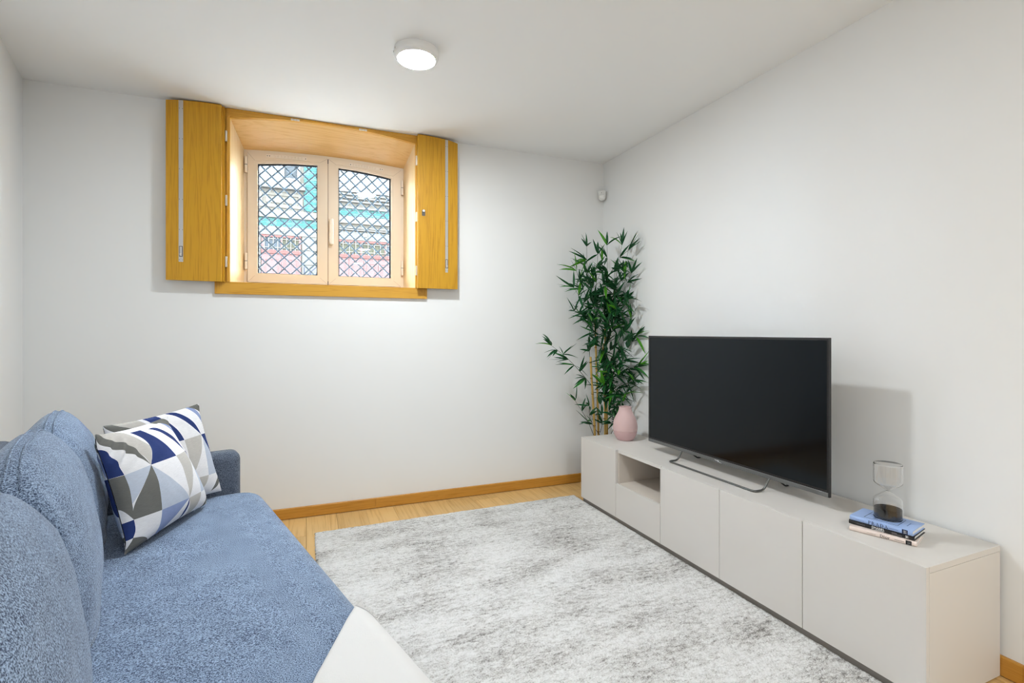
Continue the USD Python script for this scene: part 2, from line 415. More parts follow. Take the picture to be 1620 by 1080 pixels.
# outer frame and its bead
outer = under_arch(FX0, FX1, FZ0, arch_frame)
inner = under_arch(FX0 + 0.020, FX1 - 0.020, FZ0 + 0.016, lambda x: arch_frame(x) - 0.020)
part('window_frame', extrude(outer.difference(inner), 0.07, Wat(FQ)), 'sash_beige', win, False)
gapx = 0.150
for k, (s0, s1, g0, g1) in enumerate(((FX0 + 0.022, gapx - 0.003, -0.308, 0.078), (gapx + 0.003, FX1 - 0.022, 0.222, 0.600))):
    sp = under_arch(s0, s1, FZ0 + 0.018, lambda x: arch_frame(x) - 0.022)
    gp = under_arch(g0, g1, 1.662, arch_glass)
    lip = gp.buffer(0.018, join_style=2)
    sash = cat(extrude(sp.difference(lip), 0.055, Wat(FQ - 0.012)), extrude(lip.difference(gp), 0.05, Wat(FQ - 0.0085)))
    sh = part('sash', sash, 'sash_beige', win, False, label=('left' if k == 0 else 'right') + ' beige casement sash of the window')
    part('gasket', extrude(gp.buffer(0.001).difference(under_arch(g0 + 0.006, g1 - (0.004 if k == 0 else 0.009), 1.666, lambda x: arch_glass(x) - 0.011)), 0.010, Wat(FQ + 0.012)), 'gasket', sh, False)
    part('pane', extrude(gp.buffer(0.004), 0.004, Wat(FQ + 0.016)), 'pane', sh, False)
    part('pane', extrude(gp.buffer(0.004), 0.004, Wat(FQ + 0.034)), 'pane', sh, False)
    # the diamond lattice between the panes: one bar at a time
    px, pz = ((-0.141, 2.351), (0.384, 2.387))[k]
    inn = gp.buffer(-0.003)
    for s in (1, -1):
        for i in range(-14, 15):
            c = (px + i * 0.0810, pz)
            ln_ = LineString([(c[0] - s * 1.3, c[1] - 1.3), (c[0] + s * 1.3, c[1] + 1.3)]).buffer(0.0048, cap_style=2).intersection(inn)
            if ln_.geom_type == 'Polygon' and ln_.area > 1e-4:
                part('lattice_bar', extrude(ln_, 0.004, Wat(FQ + (0.0225 if s > 0 else 0.0275))), 'lattice_paint', sh, False)
    # mitre lines of the sash profile
    mids = []
    for (xa, za), (xb, zb) in (((s0, FZ0 + 0.018), (g0 - 0.018, 1.644)), ((s1, FZ0 + 0.018), (g1 + 0.018, 1.644)),
                               ((s0, arch_frame(s0) - 0.022), (g0 - 0.018, arch_glass(g0) + 0.018)), ((s1, arch_frame(s1) - 0.022), (g1 + 0.018, arch_glass(g1) + 0.018))):
        mids.append(extrude(LineString([(xa, za), (xb, zb)]).buffer(0.0007, cap_style=2), 0.002, Wat(FQ - 0.0126)))
    part('mitre_joint', cat(mids), 'sash_joint', sh, False)
    # slotted vent strip on the top rail
    v0, v1 = ((-0.255, 0.008), (0.298, 0.542))[k]
    zc = lambda x: arch_frame(x) - 0.0465 + (0.006 if k == 0 else 0.004)
    strip = Polygon([(x, zc(x) - 0.011) for x in np.linspace(v0, v1, 9)] + [(x, zc(x) + 0.011) for x in np.linspace(v1, v0, 9)])
    slots = []
    lo, hi = (v0 + 0.047, v1 - 0.022) if k == 0 else (v0 + 0.022, v1 - 0.047)
    for x in np.linspace(lo + 0.006, hi - 0.012, 9):
        slots.append(sbox(x - 0.0050, zc(x) - 0.006, x + 0.0050, zc(x) + 0.006))
    vt = part('vent_strip', extrude(strip.difference(shapely.union_all(slots)), 0.004, Wat(FQ - 0.016)), 'vent_plastic', sh, False)
    part('vent_slot', extrude(shapely.union_all([s_.buffer(-0.0022, join_style=2) for s_ in slots]), 0.0035, Wat(FQ - 0.0156)), 'vent_plastic', sh, False, kind='stuff')
    scr = [(v0 + 0.008), (v1 - 0.008), (v0 + 0.022 if k == 0 else v1 - 0.022)]
    part('vent_screw', cat([extrude(shapely.Point(x, zc(x)).buffer(0.0032, 6), 0.002, Wat(FQ - 0.0175)) for x in scr]), 'steel_dark', sh, False)
    # hinges
    hx = FX0 + 0.012 if k == 0 else FX1 - 0.012
    for zh in (2.405, 1.742) if k == 0 else (2.358, 1.742):
        z0, z1 = zh - 0.055, zh + 0.055
        mk = lambda a, b: mapped(trimesh.creation.cylinder(radius=0.009, segment=[(hx, FQ - 0.016, a), (hx, FQ - 0.016, b)], sections=16), Wf)
        hg = part('hinge', cat(mk(z0, zh - 0.002), mk(zh + 0.002, z1)), 'vent_plastic', sh)
        part('hinge_ring', mapped(trimesh.creation.cylinder(radius=0.0085, segment=[(hx, FQ - 0.016, zh - 0.002), (hx, FQ - 0.016, zh + 0.002)], sections=16), Wf), 'steel_dark', sh)
hb = rbox(0.158, 0.180, FQ - 0.030, FQ - 0.008, 1.905, 1.990, 0.008)
hl = rbox(0.160, 0.186, FQ - 0.050, FQ - 0.030, 1.885, 2.075, 0.009)
part('window_handle', cat(mapped(hb, Wf), mapped(hl, Wf)), 'vent_plastic', win, label='upright beige handle between the two sashes')
part('closing_gap', cat([extrude(sbox(gapx - 0.004, a, gapx + 0.004, b), 0.004, Wat(FQ - 0.010)) for a, b in ((FZ0 + 0.018, 1.622), (2.478, 2.510))]), 'dark_slot', win, False)
part('closing_bead', extrude(sbox(gapx - 0.003, 1.622, gapx + 0.003, 2.478), 0.004, Wat(FQ - 0.009)), 'sash_joint', win, False)


# lining of the opening: two splayed sides, an arched sloping soffit, a sloping sill board
def slab(near, far, d):
    """A board between a row of points at the wall face and a row at the frame, thickened by the offset rows d."""
    near, far = np.asarray(near, float), np.asarray(far, float); n = len(near); d = np.asarray(d, float)
    v = np.vstack([near, far, far + d, near + d]); f = []
    for a in range(4):
        b = (a + 1) % 4
        for i in range(n - 1):
            f += [(a * n + i, a * n + i + 1, b * n + i + 1), (a * n + i, b * n + i + 1, b * n + i)]
    for i in (0, n - 1):
        q = [a * n + i for a in range(4)]
        f += [(q[0], q[1], q[2]), (q[0], q[2], q[3])] if i == 0 else [(q[0], q[2], q[1]), (q[0], q[3], q[2])]
    t = trimesh.Trimesh(Wf(v), f, process=False); trimesh.repair.fix_normals(t)
    return t


zt0, zt1 = arch_wall(OX0), arch_wall(OX1)
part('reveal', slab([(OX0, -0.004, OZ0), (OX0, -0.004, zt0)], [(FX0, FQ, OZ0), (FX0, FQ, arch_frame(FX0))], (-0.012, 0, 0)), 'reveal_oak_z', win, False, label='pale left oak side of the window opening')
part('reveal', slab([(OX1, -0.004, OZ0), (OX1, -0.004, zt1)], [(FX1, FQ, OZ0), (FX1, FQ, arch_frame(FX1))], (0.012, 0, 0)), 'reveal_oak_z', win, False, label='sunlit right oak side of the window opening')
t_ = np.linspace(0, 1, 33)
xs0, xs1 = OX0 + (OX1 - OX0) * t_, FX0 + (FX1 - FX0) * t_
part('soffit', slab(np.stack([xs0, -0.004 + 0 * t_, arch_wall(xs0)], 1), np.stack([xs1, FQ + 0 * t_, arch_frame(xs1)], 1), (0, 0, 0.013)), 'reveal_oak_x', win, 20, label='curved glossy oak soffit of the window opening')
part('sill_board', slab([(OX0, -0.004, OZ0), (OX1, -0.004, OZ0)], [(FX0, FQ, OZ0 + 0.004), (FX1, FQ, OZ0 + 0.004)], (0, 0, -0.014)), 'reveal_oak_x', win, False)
# face trim: header cut by the ceiling and the arch, jambs and a sill with mitred corners
JX0, JX1, SZ0, SZ1 = -0.530, 0.829, 1.497, 1.573
hd = Polygon([(-0.462, CEIL - 0.001), (0.760, CEIL - 0.001)] + [(x, arch_wall(x) + 0.008) for x in np.linspace(0.760, -0.462, 28)])
part('header_trim', extrude(hd, 0.020, Wat(-0.021)), 'trim_oak', win, False)
xs = np.linspace(OX0, OX1, 30)
bead = Polygon([(x, arch_wall(x) - 0.004) for x in xs] + [(x, arch_wall(x) + 0.007) for x in xs[::-1]])
part('arch_bead', extrude(bead, 0.030, Wat(-0.026)), 'trim_oak', win, False)
for sgn, xo, xi in ((-1, JX0, -0.462), (1, JX1, 0.760)):
    part('jamb_trim', extrude(Polygon([(xo, SZ0), (xi, SZ1 + 0.001), (xi, CEIL - 0.003), (xo, CEIL - 0.003)]), 0.018, Wat(-0.0185)), 'jamb_oak', win, False)
    bi = OX0 if sgn < 0 else OX1
    part('jamb_bead', extrude(sbox(min(xi, bi), SZ1, max(xi, bi), arch_wall(bi) + 0.004), 0.026, Wat(-0.026)), 'jamb_oak', win, False)
part('sill_trim', extrude(Polygon([(JX0 + 0.0012, SZ0), (JX1 - 0.0012, SZ0), (0.7610, SZ1), (-0.4630, SZ1)]), 0.020, Wat(-0.0205)), 'trim_oak', win, False)
for xh in (-0.06, 0.375):
    zh = arch_wall(xh) + 0.001
    part('header_hinge', cat([mapped(bx(xh + a, xh + a + 0.017, -0.031, -0.025, zh - 0.006, zh + 0.006, 0.001), Wf) for a in (-0.027, -0.0085, 0.010)]), 'hinge_steel', win, False)


# ------------------------------------------------------------------ shutters
def shutter(name, x0, x1, top, label, hinge_side, strip_x, strip_z, lock=None):
    """A bifold leaf folded flat against the wall: a front leaf and a back leaf, a steel bolt strip let into the front."""
    t = thing(name, label, 'shutter', tuple(Wf([[x0 if hinge_side > 0 else x1, -0.05, 1.57]])[0]), 'window shutters')
    n = 14
    def leaf(a, b, q0, q1, dz):
        xs = np.linspace(a, b, n)
        po = Polygon([(a, 1.570 + dz), (b, 1.570 + dz)] + [(x, top(x)) for x in xs[::-1]])
        return po
    po = leaf(x0, x1, 0, 0, 0)
    sx0, sx1, sz0, sz1 = strip_x[0], strip_x[1], strip_z[0], top((strip_x[0] + strip_x[1]) / 2) - 0.001
    slot = sbox(sx0 - 0.0006, sz0, sx1 + 0.0006, sz1 + 0.02)
    lv = part('leaf', cat(extrude(po.difference(slot), 0.003, Wat(-0.072)), extrude(po, 0.019, Wat(-0.069))), 'shutter_oak', t, False)
    e = 0.014 * (1 if hinge_side > 0 else -1)
    b0, b1 = (x0 + 0.004, x1 + e) if hinge_side > 0 else (x0 + e, x1 - 0.004)
    if hinge_side > 0: b1 = x1 + 0.014
    else: b0 = x0 - 0.0
    part('leaf', extrude(leaf(b0, b1, 0, 0, 0.002).intersection(sbox(-2, 0, 2, CEIL - 0.006)), 0.022, Wat(-0.047)), 'shutter_oak', t, False, label='rear leaf folded behind the front one')
    st = part('bolt_strip', extrude(sbox(sx0, sz0, sx1, sz1).buffer(-0.004).buffer(0.004), 0.0022, Wat(-0.0722)), 'steel', t, False, label='narrow steel strip let into the leaf')
    xm_ = (sx0 + sx1) / 2
    # pairs of screws and the thumb bolt in its slot
    for z in np.linspace(sz0 + 0.012, sz1 - 0.05, 6)[[0, 1, 2, 3, 4, 5]]:
        part('screw', cat([mapped(trimesh.creation.cylinder(radius=0.0022, segment=[(xx, -0.0728, z), (xx, -0.0716, z)], sections=8), Wf) for xx in (sx0 + 0.0035, sx1 - 0.0035)]), 'steel_dark', st, False)
    ring = sbox(xm_ - 0.0065, sz0 + 0.034, xm_ + 0.0065, sz0 + 0.094).buffer(0.003)
    part('bolt_slot', extrude(ring.difference(ring.buffer(-0.0035)), 0.0012, Wat(-0.0730)), 'steel_dark', st, False)
    part('thumb_bolt', mapped(trimesh.creation.cylinder(radius=0.0060, segment=[(xm_, -0.080, sz0 + 0.046), (xm_, -0.0715, sz0 + 0.046)], sections=14), Wf), 'hinge_steel', st)
    if lock:
        lx, lz = lock
        lk = part('lock_plate', extrude(sbox(lx - 0.007, lz - 0.020, lx + 0.007, lz + 0.014).buffer(0.005), 0.0015, Wat(-0.0735)), 'steel_dark', t, False)
        part('lock_cylinder', mapped(trimesh.creation.cylinder(radius=0.0085, segment=[(lx, -0.082, lz + 0.010), (lx, -0.0725, lz + 0.010)], sections=18), Wf), 'hinge_steel', lk)
    hx = x1 + 0.021 if hinge_side > 0 else x0 - 0.004
    for z in (1.70, 2.09, 2.50):
        part('hinge', mapped(bx(hx - 0.006, hx + 0.006, -0.040, -0.027, z - 0.035, z + 0.035, 0.002), Wf), 'hinge_steel', t, False)
    return t


topL = lambda x: float(np.interp(x, [-0.79, -0.70, -0.60, -0.45], [2.660, 2.672, 2.679, 2.680]))
topR = lambda x: float(np.interp(x, [0.74, 0.80, 0.90, 0.975, 1.06], [2.679, 2.679, 2.673, 2.668, 2.648]))
shutter('window_shutter', -0.778, -0.484, topL, 'golden oak bifold shutter folded open left of the window', 1, (-0.712, -0.688), (1.682,))
shutter('window_shutter', 0.752, 1.046, topR, 'golden oak bifold shutter with a lock cylinder folded open right of the window', -1, (0.953, 0.974), (1.690,), (0.792, 2.118))


# ------------------------------------------------------------------ ceiling lamps
def lamp(x, y, label, group=None):
    t = thing('ceiling_lamp', label, 'lamp', (x, y, CEIL), group or 'ceiling lamps')
    R, r, h = 0.113, 0.094, 0.044
    prof = [(0.0, 0.0), (R, 0.0), (R, -h * 0.62), (R - 0.004, -h * 0.82), (R - 0.012, -h), (r + 0.002, -h - 0.001), (r, -h + 0.002), (r, -h + 0.010), (0.0, -h + 0.010)][::-1]
    part('housing', lathe(prof, (x, y, CEIL), 64), 'white_plastic', t, 40, label='round white housing')
    dome = [(r * math.cos(a) if a < 1.57 else 0.0, -h + 0.003 - 0.006 * math.sin(a)) for a in np.linspace(0, math.pi / 2, 8)]
    part('diffuser', lathe([(0.0, -h + 0.006), (r, -h + 0.006)][::1] + dome if False else (dome[::-1] + [(r, -h + 0.006), (0.0, -h + 0.006)]), (x, y, CEIL), 48), 'lamp_diffuser', t, 40, label='glowing round diffuser')
    for a in (3.0, 3.35): part('clip', bx(x + R * math.cos(a) - 0.004, x + R * math.cos(a) + 0.004, y + R * math.sin(a) - 0.004, y + R * math.sin(a) + 0.004, CEIL - 0.022, CEIL - 0.014, 0.001), 'off_white_plastic', t, False)
    return t


lamp(0.525, 2.515, 'round white surface mounted lamp glowing on the ceiling before the window')
for y, lb in ((-0.95, 'round white lamp on the ceiling just behind the viewer'), (-2.75, 'round white lamp on the ceiling at the rear of the room')):
    lamp(0.75, y, lb)

# ------------------------------------------------------------------ motion detector in the far corner
t = thing('motion_detector', 'small white motion detector high in the far corner of the room', 'detector', (2.318, 3.555, 2.405))
ce = np.array([2.318, 3.555]); cn = np.array([-0.62, -0.785]); cn /= np.linalg.norm(cn); ct = np.array([-cn[1], cn[0]])
Cf = lambda v: np.stack([ce[0] + v[:, 0] * ct[0] + v[:, 1] * cn[0], ce[1] + v[:, 0] * ct[1] + v[:, 1] * cn[1], v[:, 2]], 1)
sec = sbox(-0.029, 2.392, 0.029, 2.441).buffer(0.002).union(shapely.Point(0, 2.392).buffer(0.031, 16)).buffer(-0.006).buffer(0.006)
hb_ = extrude(sec, 0.034, lambda v: Cf(v[:, [0, 2, 1]] + [0, -0.012, 0]))
part('housing', hb_, 'off_white_plastic', t, 30)
part('lens', mapped(rbox(-0.024, 0.024, 0.006, 0.036, 2.370, 2.408, 0.0145), Cf), 'white_plastic', t, 60, label='milky domed lens')
part('indicator', mapped(trimesh.creation.cylinder(radius=0.0027, segment=[(-0.004, 0.020, 2.424), (-0.004, 0.0235, 2.424)], sections=10), Cf), 'steel_dark', t, False)
# ------------------------------------------------------------------ low cabinet
X0, YF, MW, H, ZB = 1.8813, 3.1669, 0.44, 0.478, 0.0373
YN = YF - 5 * MW
XBACK, XC0, TT, PT = 2.331, 1.9005, 0.0215, 0.018
cb = thing('tv_cabinet', 'long low greige handleless television cabinet standing along the right wall', 'cabinet', (X0, (YF + YN) / 2, 0))
part('top_panel', bx(XC0, XBACK, YN + 0.001, YF - 0.001, H - TT, H - 0.0005, 0.0008), 'cabinet_lacquer', cb, False)
for y0, lb in ((YN + 0.0015, 'end panel facing the viewer'), (YF - 0.0015 - PT, 'far end panel')):
    part('side_panel', bx(XC0, XBACK, y0, y0 + PT, 0.004, H - TT - 0.0012, 0.0006), 'cabinet_lacquer', cb, False, label=lb)
for k in range(1, 5):
    y = YF - k * MW
    part('divider', bx(XC0, XBACK - 0.02, y - PT / 2, y + PT / 2, ZB + 0.02, H - TT - 0.0005, 0.0005), 'cabinet_niche', cb, False)
part('bottom_panel', bx(XC0 + 0.001, XBACK - 0.02, YN + 0.02, YF - 0.02, ZB + 0.002, ZB + 0.0195), 'cabinet_lacquer', cb, False)
part('back_panel', bx(XBACK - 0.019, XBACK - 0.011, YN + 0.02, YF - 0.02, ZB, H - TT - 0.001), 'cabinet_niche', cb, False)
part('plinth', bx(1.898, 2.30, YN + 0.03, YF - 0.004, 0.0, ZB - 0.001), 'plinth_grey', cb, False, label='grey recessed plinth')
g = 0.0013
ZD = 0.2595
for k in (0, 2, 3, 4):
    part('door', bx(X0, X0 + PT, YF - (k + 1) * MW + g, YF - k * MW - g, ZB, H, 0.0009), 'cabinet_lacquer', cb, False)
part('drawer', bx(X0, X0 + PT, YF - 2 * MW + g, YF - MW - g, ZB, ZD - 0.002, 0.0009), 'cabinet_lacquer', cb, False, label='low drawer front under the open niche')
ya, yb_ = YF - 2 * MW + PT / 2 + 0.0004, YF - MW - PT / 2 - 0.0004
part('shelf', bx(XC0 + 0.0005, XBACK - 0.02, ya, yb_, ZD - PT - 0.001, ZD - 0.001), 'cabinet_niche', cb, False, label='floor of the open niche')

# ------------------------------------------------------------------ television
TX, TY0, TY1, TZ0, TZ1 = 2.090, 1.437, 2.655, 0.535, 1.2275
tv = thing('television', 'large flat black television with a dark screen standing on the low cabinet', 'television', (TX + 0.05, (TY0 + TY1) / 2, H))
b_ = 0.0045
part('frame', cat(bx(TX + 0.0005, TX + 0.013, TY0, TY0 + b_, TZ0, TZ1, 0.0005), bx(TX + 0.0005, TX + 0.013, TY1 - b_, TY1, TZ0, TZ1, 0.0005), bx(TX + 0.0005, TX + 0.013, TY0 + b_, TY1 - b_, TZ1 - b_, TZ1, 0.0005)), 'tv_back', tv, False, label='thin dark metal edge')
part('bezel', bx(TX - 0.0022, TX + 0.013, TY0 + b_, TY1 - b_, TZ0, TZ0 + 0.0195, 0.0016), 'tv_metal', tv, False, label='grey metal strip below the screen')
part('screen', bx(TX + 0.002, TX + 0.008, TY0 + b_, TY1 - b_, TZ0 + 0.0195, TZ1 - b_), 'tv_screen', tv, False)
sb = 0.0075
ring = sbox(TY0 + b_, TZ0 + 0.0195, TY1 - b_, TZ1 - b_)
ring = ring.difference(sbox(TY0 + b_ + sb, TZ0 + 0.0195 + 0.010, TY1 - b_ - sb, TZ1 - b_ - sb))
part('screen_border', extrude(ring, 0.0006, lambda v: np.stack([TX + 0.0019 - v[:, 2], v[:, 0], v[:, 1]], 1)), 'tv_black', tv, False)
part('back_cover', cat(bx(TX + 0.008, TX + 0.016, TY0 + b_, TY1 - b_, TZ0 + 0.002, TZ1 - b_), hull([(TX + 0.016, y, z) for y in (TY0 + 0.02, TY1 - 0.02) for z in (TZ0 + 0.004, TZ0 + 0.34)] + [(TX + 0.058, y, z) for y in (TY0 + 0.09, TY1 - 0.09) for z in (TZ0 + 0.010, TZ0 + 0.29)])), 'tv_back', tv, False)
# a small winged emblem in the middle of the strip
yc = (TY0 + TY1) / 2 + 0.012
em = shapely.union_all([Polygon([(-0.026, 0.0040), (-0.018, 0.0005), (-0.006, -0.0012), (-0.003, 0.0016), (-0.012, 0.0024), (-0.020, 0.0036)]), Polygon([(-0.004, 0.0045), (0.003, 0.0045), (0.004, 0.0), (0.009, -0.0028), (0.001, -0.0045), (-0.003, -0.001)]), Polygon([(0.006, -0.0012), (0.016, -0.0045), (0.026, -0.0038), (0.020, -0.0064), (0.011, -0.0060)])])
part('emblem', extrude(em, 0.0010, lambda v: np.stack([TX - 0.0022 - v[:, 2], yc - v[:, 0], TZ0 + 0.0102 + v[:, 1]], 1)), 'logo_silver', tv, False, label='tiny silver winged emblem')


def rounded(pts, r, n=7):
    """A polyline with its corners rounded."""
    P = np.asarray(pts, float); out = [P[0]]
    for i in range(1, len(P) - 1):
        a, b, c = P[i - 1], P[i], P[i + 1]
        u, w = (a - b) / np.linalg.norm(a - b), (c - b) / np.linalg.norm(c - b)
        rr = min(r, 0.45 * np.linalg.norm(a - b), 0.45 * np.linalg.norm(c - b))
        for k in np.linspace(0, 1, n): out.append((1 - k) ** 2 * (b + rr * u) + 2 * k * (1 - k) * b + k * k * (b + rr * w))
    return np.array(out + [P[-1]])


zr = H + 0.0054
pth = rounded([(2.094, 2.345, TZ0 + 0.004), (2.066, 2.350, zr), (1.998, 2.350, zr), (1.998, 1.742, zr), (2.060, 1.742, zr), (2.090, 1.736, TZ0 + 0.004)], 0.022)
sd = part('stand', tube(pth, 0.0052, 10), 'tv_stand_metal', tv, 60, label='bent grey metal rod stand')
for y in (2.335, 1.735):
    part('rear_foot', tube(rounded([(2.125, y, TZ0 + 0.006), (2.215, y + 0.012, zr), (2.240, y + 0.014, zr)], 0.02), 0.0042, 8), 'tv_black', tv, 60)


# ------------------------------------------------------------------ books, with their spines' lettering
def serif(ch):
    """Upright serif capitals (and i, o, r) one unit high, as polygons."""
    R = sbox
    def el(cx, cy, a, b): return affinity.scale(shapely.Point(cx, cy).buffer(1, 24), a, b)
    def stem(x, w=0.15, h=1.0, base=0.0): return shapely.union_all([R(x, base, x + w, h), R(x - 0.10, base, x + w + 0.10, base + 0.045), R(x - 0.10, h - 0.045, x + w * 0.9, h)])
    if ch == 'P': return shapely.union_all([stem(0.1), el(0.25, 0.73, 0.40, 0.27).intersection(R(0.2, 0.4, 1, 1.1)).difference(el(0.25, 0.73, 0.25, 0.225))]), 0.74
    if ch == 'R': return shapely.union_all([serif('P')[0], Polygon([(0.33, 0.47), (0.50, 0.47), (0.80, 0.05), (0.92, 0.0), (0.70, 0.0)])]), 0.96
    if ch == 'D': return shapely.union_all([stem(0.1), el(0.28, 0.5, 0.60, 0.5).intersection(R(0.2, -0.1, 1, 1.1)).difference(el(0.26, 0.5, 0.44, 0.452))]), 0.98
    if ch == 'A': return shapely.union_all([Polygon([(0.40, 1.0), (0.47, 1.0), (0.86, 0.0), (0.68, 0.0)]), Polygon([(0.42, 0.98), (0.46, 0.92), (0.14, 0.0), (0.08, 0.0)]), R(0.2, 0.33, 0.66, 0.38), R(0.0, 0, 0.24, 0.045), R(0.58, 0, 0.96, 0.045)]), 1.0
    if ch == 'i': return shapely.union_all([stem(0.1, 0.13, 0.66), el(0.165, 0.84, 0.085, 0.085)]), 0.40
    if ch == 'o': return el(0.33, 0.33, 0.33, 0.34).difference(el(0.33, 0.33, 0.19, 0.295)), 0.74
    if ch == 'r': return shapely.union_all([stem(0.1, 0.13, 0.66), el(0.42, 0.58, 0.09, 0.09), Polygon([(0.2, 0.50), (0.34, 0.66), (0.46, 0.66), (0.46, 0.60), (0.34, 0.58)])]), 0.58


def serif_word(w, h, space=0.10):
    x, out = 0.0, []
    for c in w:
        p, adv = serif(c)
        out.append(affinity.translate(p, x, 0)); x += adv + space
    return affinity.scale(shapely.union_all(out), h, h, origin=(0, 0)), (x - space) * h


def book(label, z, th, p_left, p_right, depth, body, pages_in, words, thick_cover=0.0024):
    """A closed hardback lying flat, its spine from p_left to p_right (world xy), lettered along the spine."""
    p0, p1 = np.array(p_left), np.array(p_right); Ls = np.linalg.norm(p1 - p0)
    e = (p1 - p0) / Ls; w = np.array([-e[1], e[0]])                    # along the spine; into the book
    F = lambda v: np.stack([p0[0] + v[:, 0] * e[0] + v[:, 1] * w[0], p0[1] + v[:, 0] * e[1] + v[:, 1] * w[1], z + v[:, 2]], 1)
    c = (p0 + p1) / 2 + w * depth / 2
    t = thing('book', label, 'book', (c[0], c[1], z), 'hardbacks under the hourglass')
    tc = thick_cover
    # cover as one bent board: lower cover, rounded spine, upper cover
    n = 9; a = np.linspace(-math.pi / 2, math.pi / 2, n)
    outer_ = [(depth, 0.0)] + [(0.006 - 0.006 * math.cos(x), th / 2 + th / 2 * math.sin(x)) for x in a] + [(depth, th)]
    inner_ = [(depth, th - tc)] + [(0.0075 - 0.0045 * math.cos(x), th / 2 + (th / 2 - tc) * math.sin(x)) for x in a[::-1]] + [(depth, tc)]
    part('cover', extrude(Polygon(outer_ + inner_), Ls, lambda v: F(np.stack([v[:, 2], v[:, 0], v[:, 1]], 1))), body, t, 40)
    part('pages', mapped(trimesh.creation.box(bounds=[[pages_in, 0.005, tc * 0.98], [Ls - pages_in, depth - pages_in, th - tc * 0.98]]), F), 'paper', t, False)
    S = lambda v: F(np.stack([v[:, 0], 0.0004 - v[:, 2] + 0 * v[:, 1], v[:, 1]], 1))   # print on the spine (along, up)
    for poly, ink, nm in words(Ls, th):
        part(nm, extrude(poly, 0.0006, S), ink, t, False)
    return t, F, Ls, S


def inter(text, h, x, z, bold=False):
    """A line of sans lettering as a polygon set, its left foot at (x, z)."""
    m = meshkit.text_mesh(text, h, 0.001, bold)
    v, f = np.asarray(m.vertices), np.asarray(m.faces)
    tri = v[f]; keep = (np.abs(tri[:, :, 2]).max(1) < 1e-6)
    po = shapely.union_all([Polygon(q[:, :2]).buffer(0) for q in tri[keep]])
    return affinity.translate(po, x, z)


def mark(Ls, th):
    """The publisher's dark square with a pale zigzag on the spine's foot."""
    x1 = Ls - 0.014
    sq = sbox(x1 - 0.017, 0.0012, x1, th - 0.0012)
    zz = LineString([(x1 - 0.0125, th * 0.78), (x1 - 0.0045, th * 0.66), (x1 - 0.0125, th * 0.50), (x1 - 0.0045, th * 0.36), (x1 - 0.0125, th * 0.22)]).buffer(0.0008, cap_style=2)
    sm = shapely.union_all([sbox(x1 - 0.0030, th * a, x1 - 0.0016, th * (a + 0.055)) for a in np.linspace(0.2, 0.75, 7)])
    return sq, affinity.translate(zz, 0, 0), sm


def dashes(x0, x1, z, h):
    return shapely.union_all([sbox(x, z, x + 0.0014, z + h) for x in np.arange(x0, x1, 0.0021)])


def w_pink(Ls, th):
    wd, ww = serif_word('Dior', 0.0108, 0.06)
    sq, zz, sm = mark(Ls, th)
    return [(inter('LITTLE BOOK OF', 0.0026, 0.056, th * 0.40), 'ink_grey', 'lettering'), (affinity.translate(wd, 0.098, 0.0034), 'ink_black', 'lettering'),
            (dashes(0.142, 0.170, th * 0.42, 0.0024), 'ink_grey', 'lettering'), (sq, 'ink_black', 'publisher_mark'), (affinity.translate(zz, 0, 0), 'ink_white', 'lettering'), (sm, 'ink_grey', 'lettering')]


def w_black(Ls, th):
    sq, zz, sm = mark(Ls, th)
    return [(inter('LITTLE BOOK OF', 0.0026, 0.026, th * 0.42), 'ink_grey', 'lettering'), (inter('CHANEL', 0.0076, 0.076, th * 0.42, True), 'ink_white', 'lettering'),
            (inter('BY LAGERFELD', 0.0040, 0.076, th * 0.10, True), 'ink_white', 'lettering'),
            (dashes(0.140, 0.156, th * 0.55, 0.0022), 'ink_grey', 'lettering'), (dashes(0.140, 0.170, th * 0.28, 0.0022), 'ink_grey', 'lettering'), (zz, 'ink_white', 'lettering'), (sm, 'ink_grey', 'lettering')]


def w_blue(Ls, th):
    wd, ww = serif_word('PRADA', 0.0122, 0.16)
    sq, zz, sm = mark(Ls, th)
    return [(inter('LITTLE BOOK OF', 0.0026, 0.020, th * 0.38), 'ink_blue_grey', 'lettering'), (affinity.translate(wd, 0.062, 0.0036), 'ink_navy', 'lettering'),
            (dashes(0.130, 0.156, th * 0.40, 0.0026), 'ink_blue_grey', 'lettering'), (sq, 'ink_navy', 'publisher_mark'), (zz, 'ink_white', 'lettering'), (sm, 'ink_grey', 'lettering')]


zb = H
book('pale pink hardback at the bottom of the stack on the cabinet', zb, 0.0172, (1.963, 1.270), (2.030, 1.075), 0.130, 'book_pink', 0.003, w_pink); zb += 0.0175
book('black hardback in the middle of the stack on the cabinet', zb, 0.0165, (1.985, 1.286), (2.034, 1.084), 0.126, 'book_black', 0.004, w_black); zb += 0.0168
bk, F, Ls, S = book('pale blue hardback on top of the stack on the cabinet', zb, 0.0190, (1.983, 1.281), (2.026, 1.086), 0.130, 'book_blue', 0.004, w_blue); zb += 0.0190
# outline and a line of print on the blue cover
T = lambda v: F(np.stack([v[:, 0], v[:, 1], 0.0190 + v[:, 2]], 1))
o = sbox(0.040, 0.022, 0.150, 0.110)
part('cover_outline', extrude(o.difference(o.buffer(-0.0016, join_style=2)), 0.0003, T), 'ink_navy', bk, False)
part('lettering', extrude(affinity.rotate(affinity.translate(dashes(0.0, 0.046, 0.0, 0.0026), 0.172, 0.044), 90, origin=(0.172, 0.044)), 0.0003, T), 'ink_blue_grey', bk, False)
part('lettering', extrude(affinity.translate(affinity.rotate(serif_word('PRADA', 0.014, 0.16)[0], 90, origin=(0, 0)), 0.082, 0.030), 0.0003, T), 'ink_navy', bk, False)

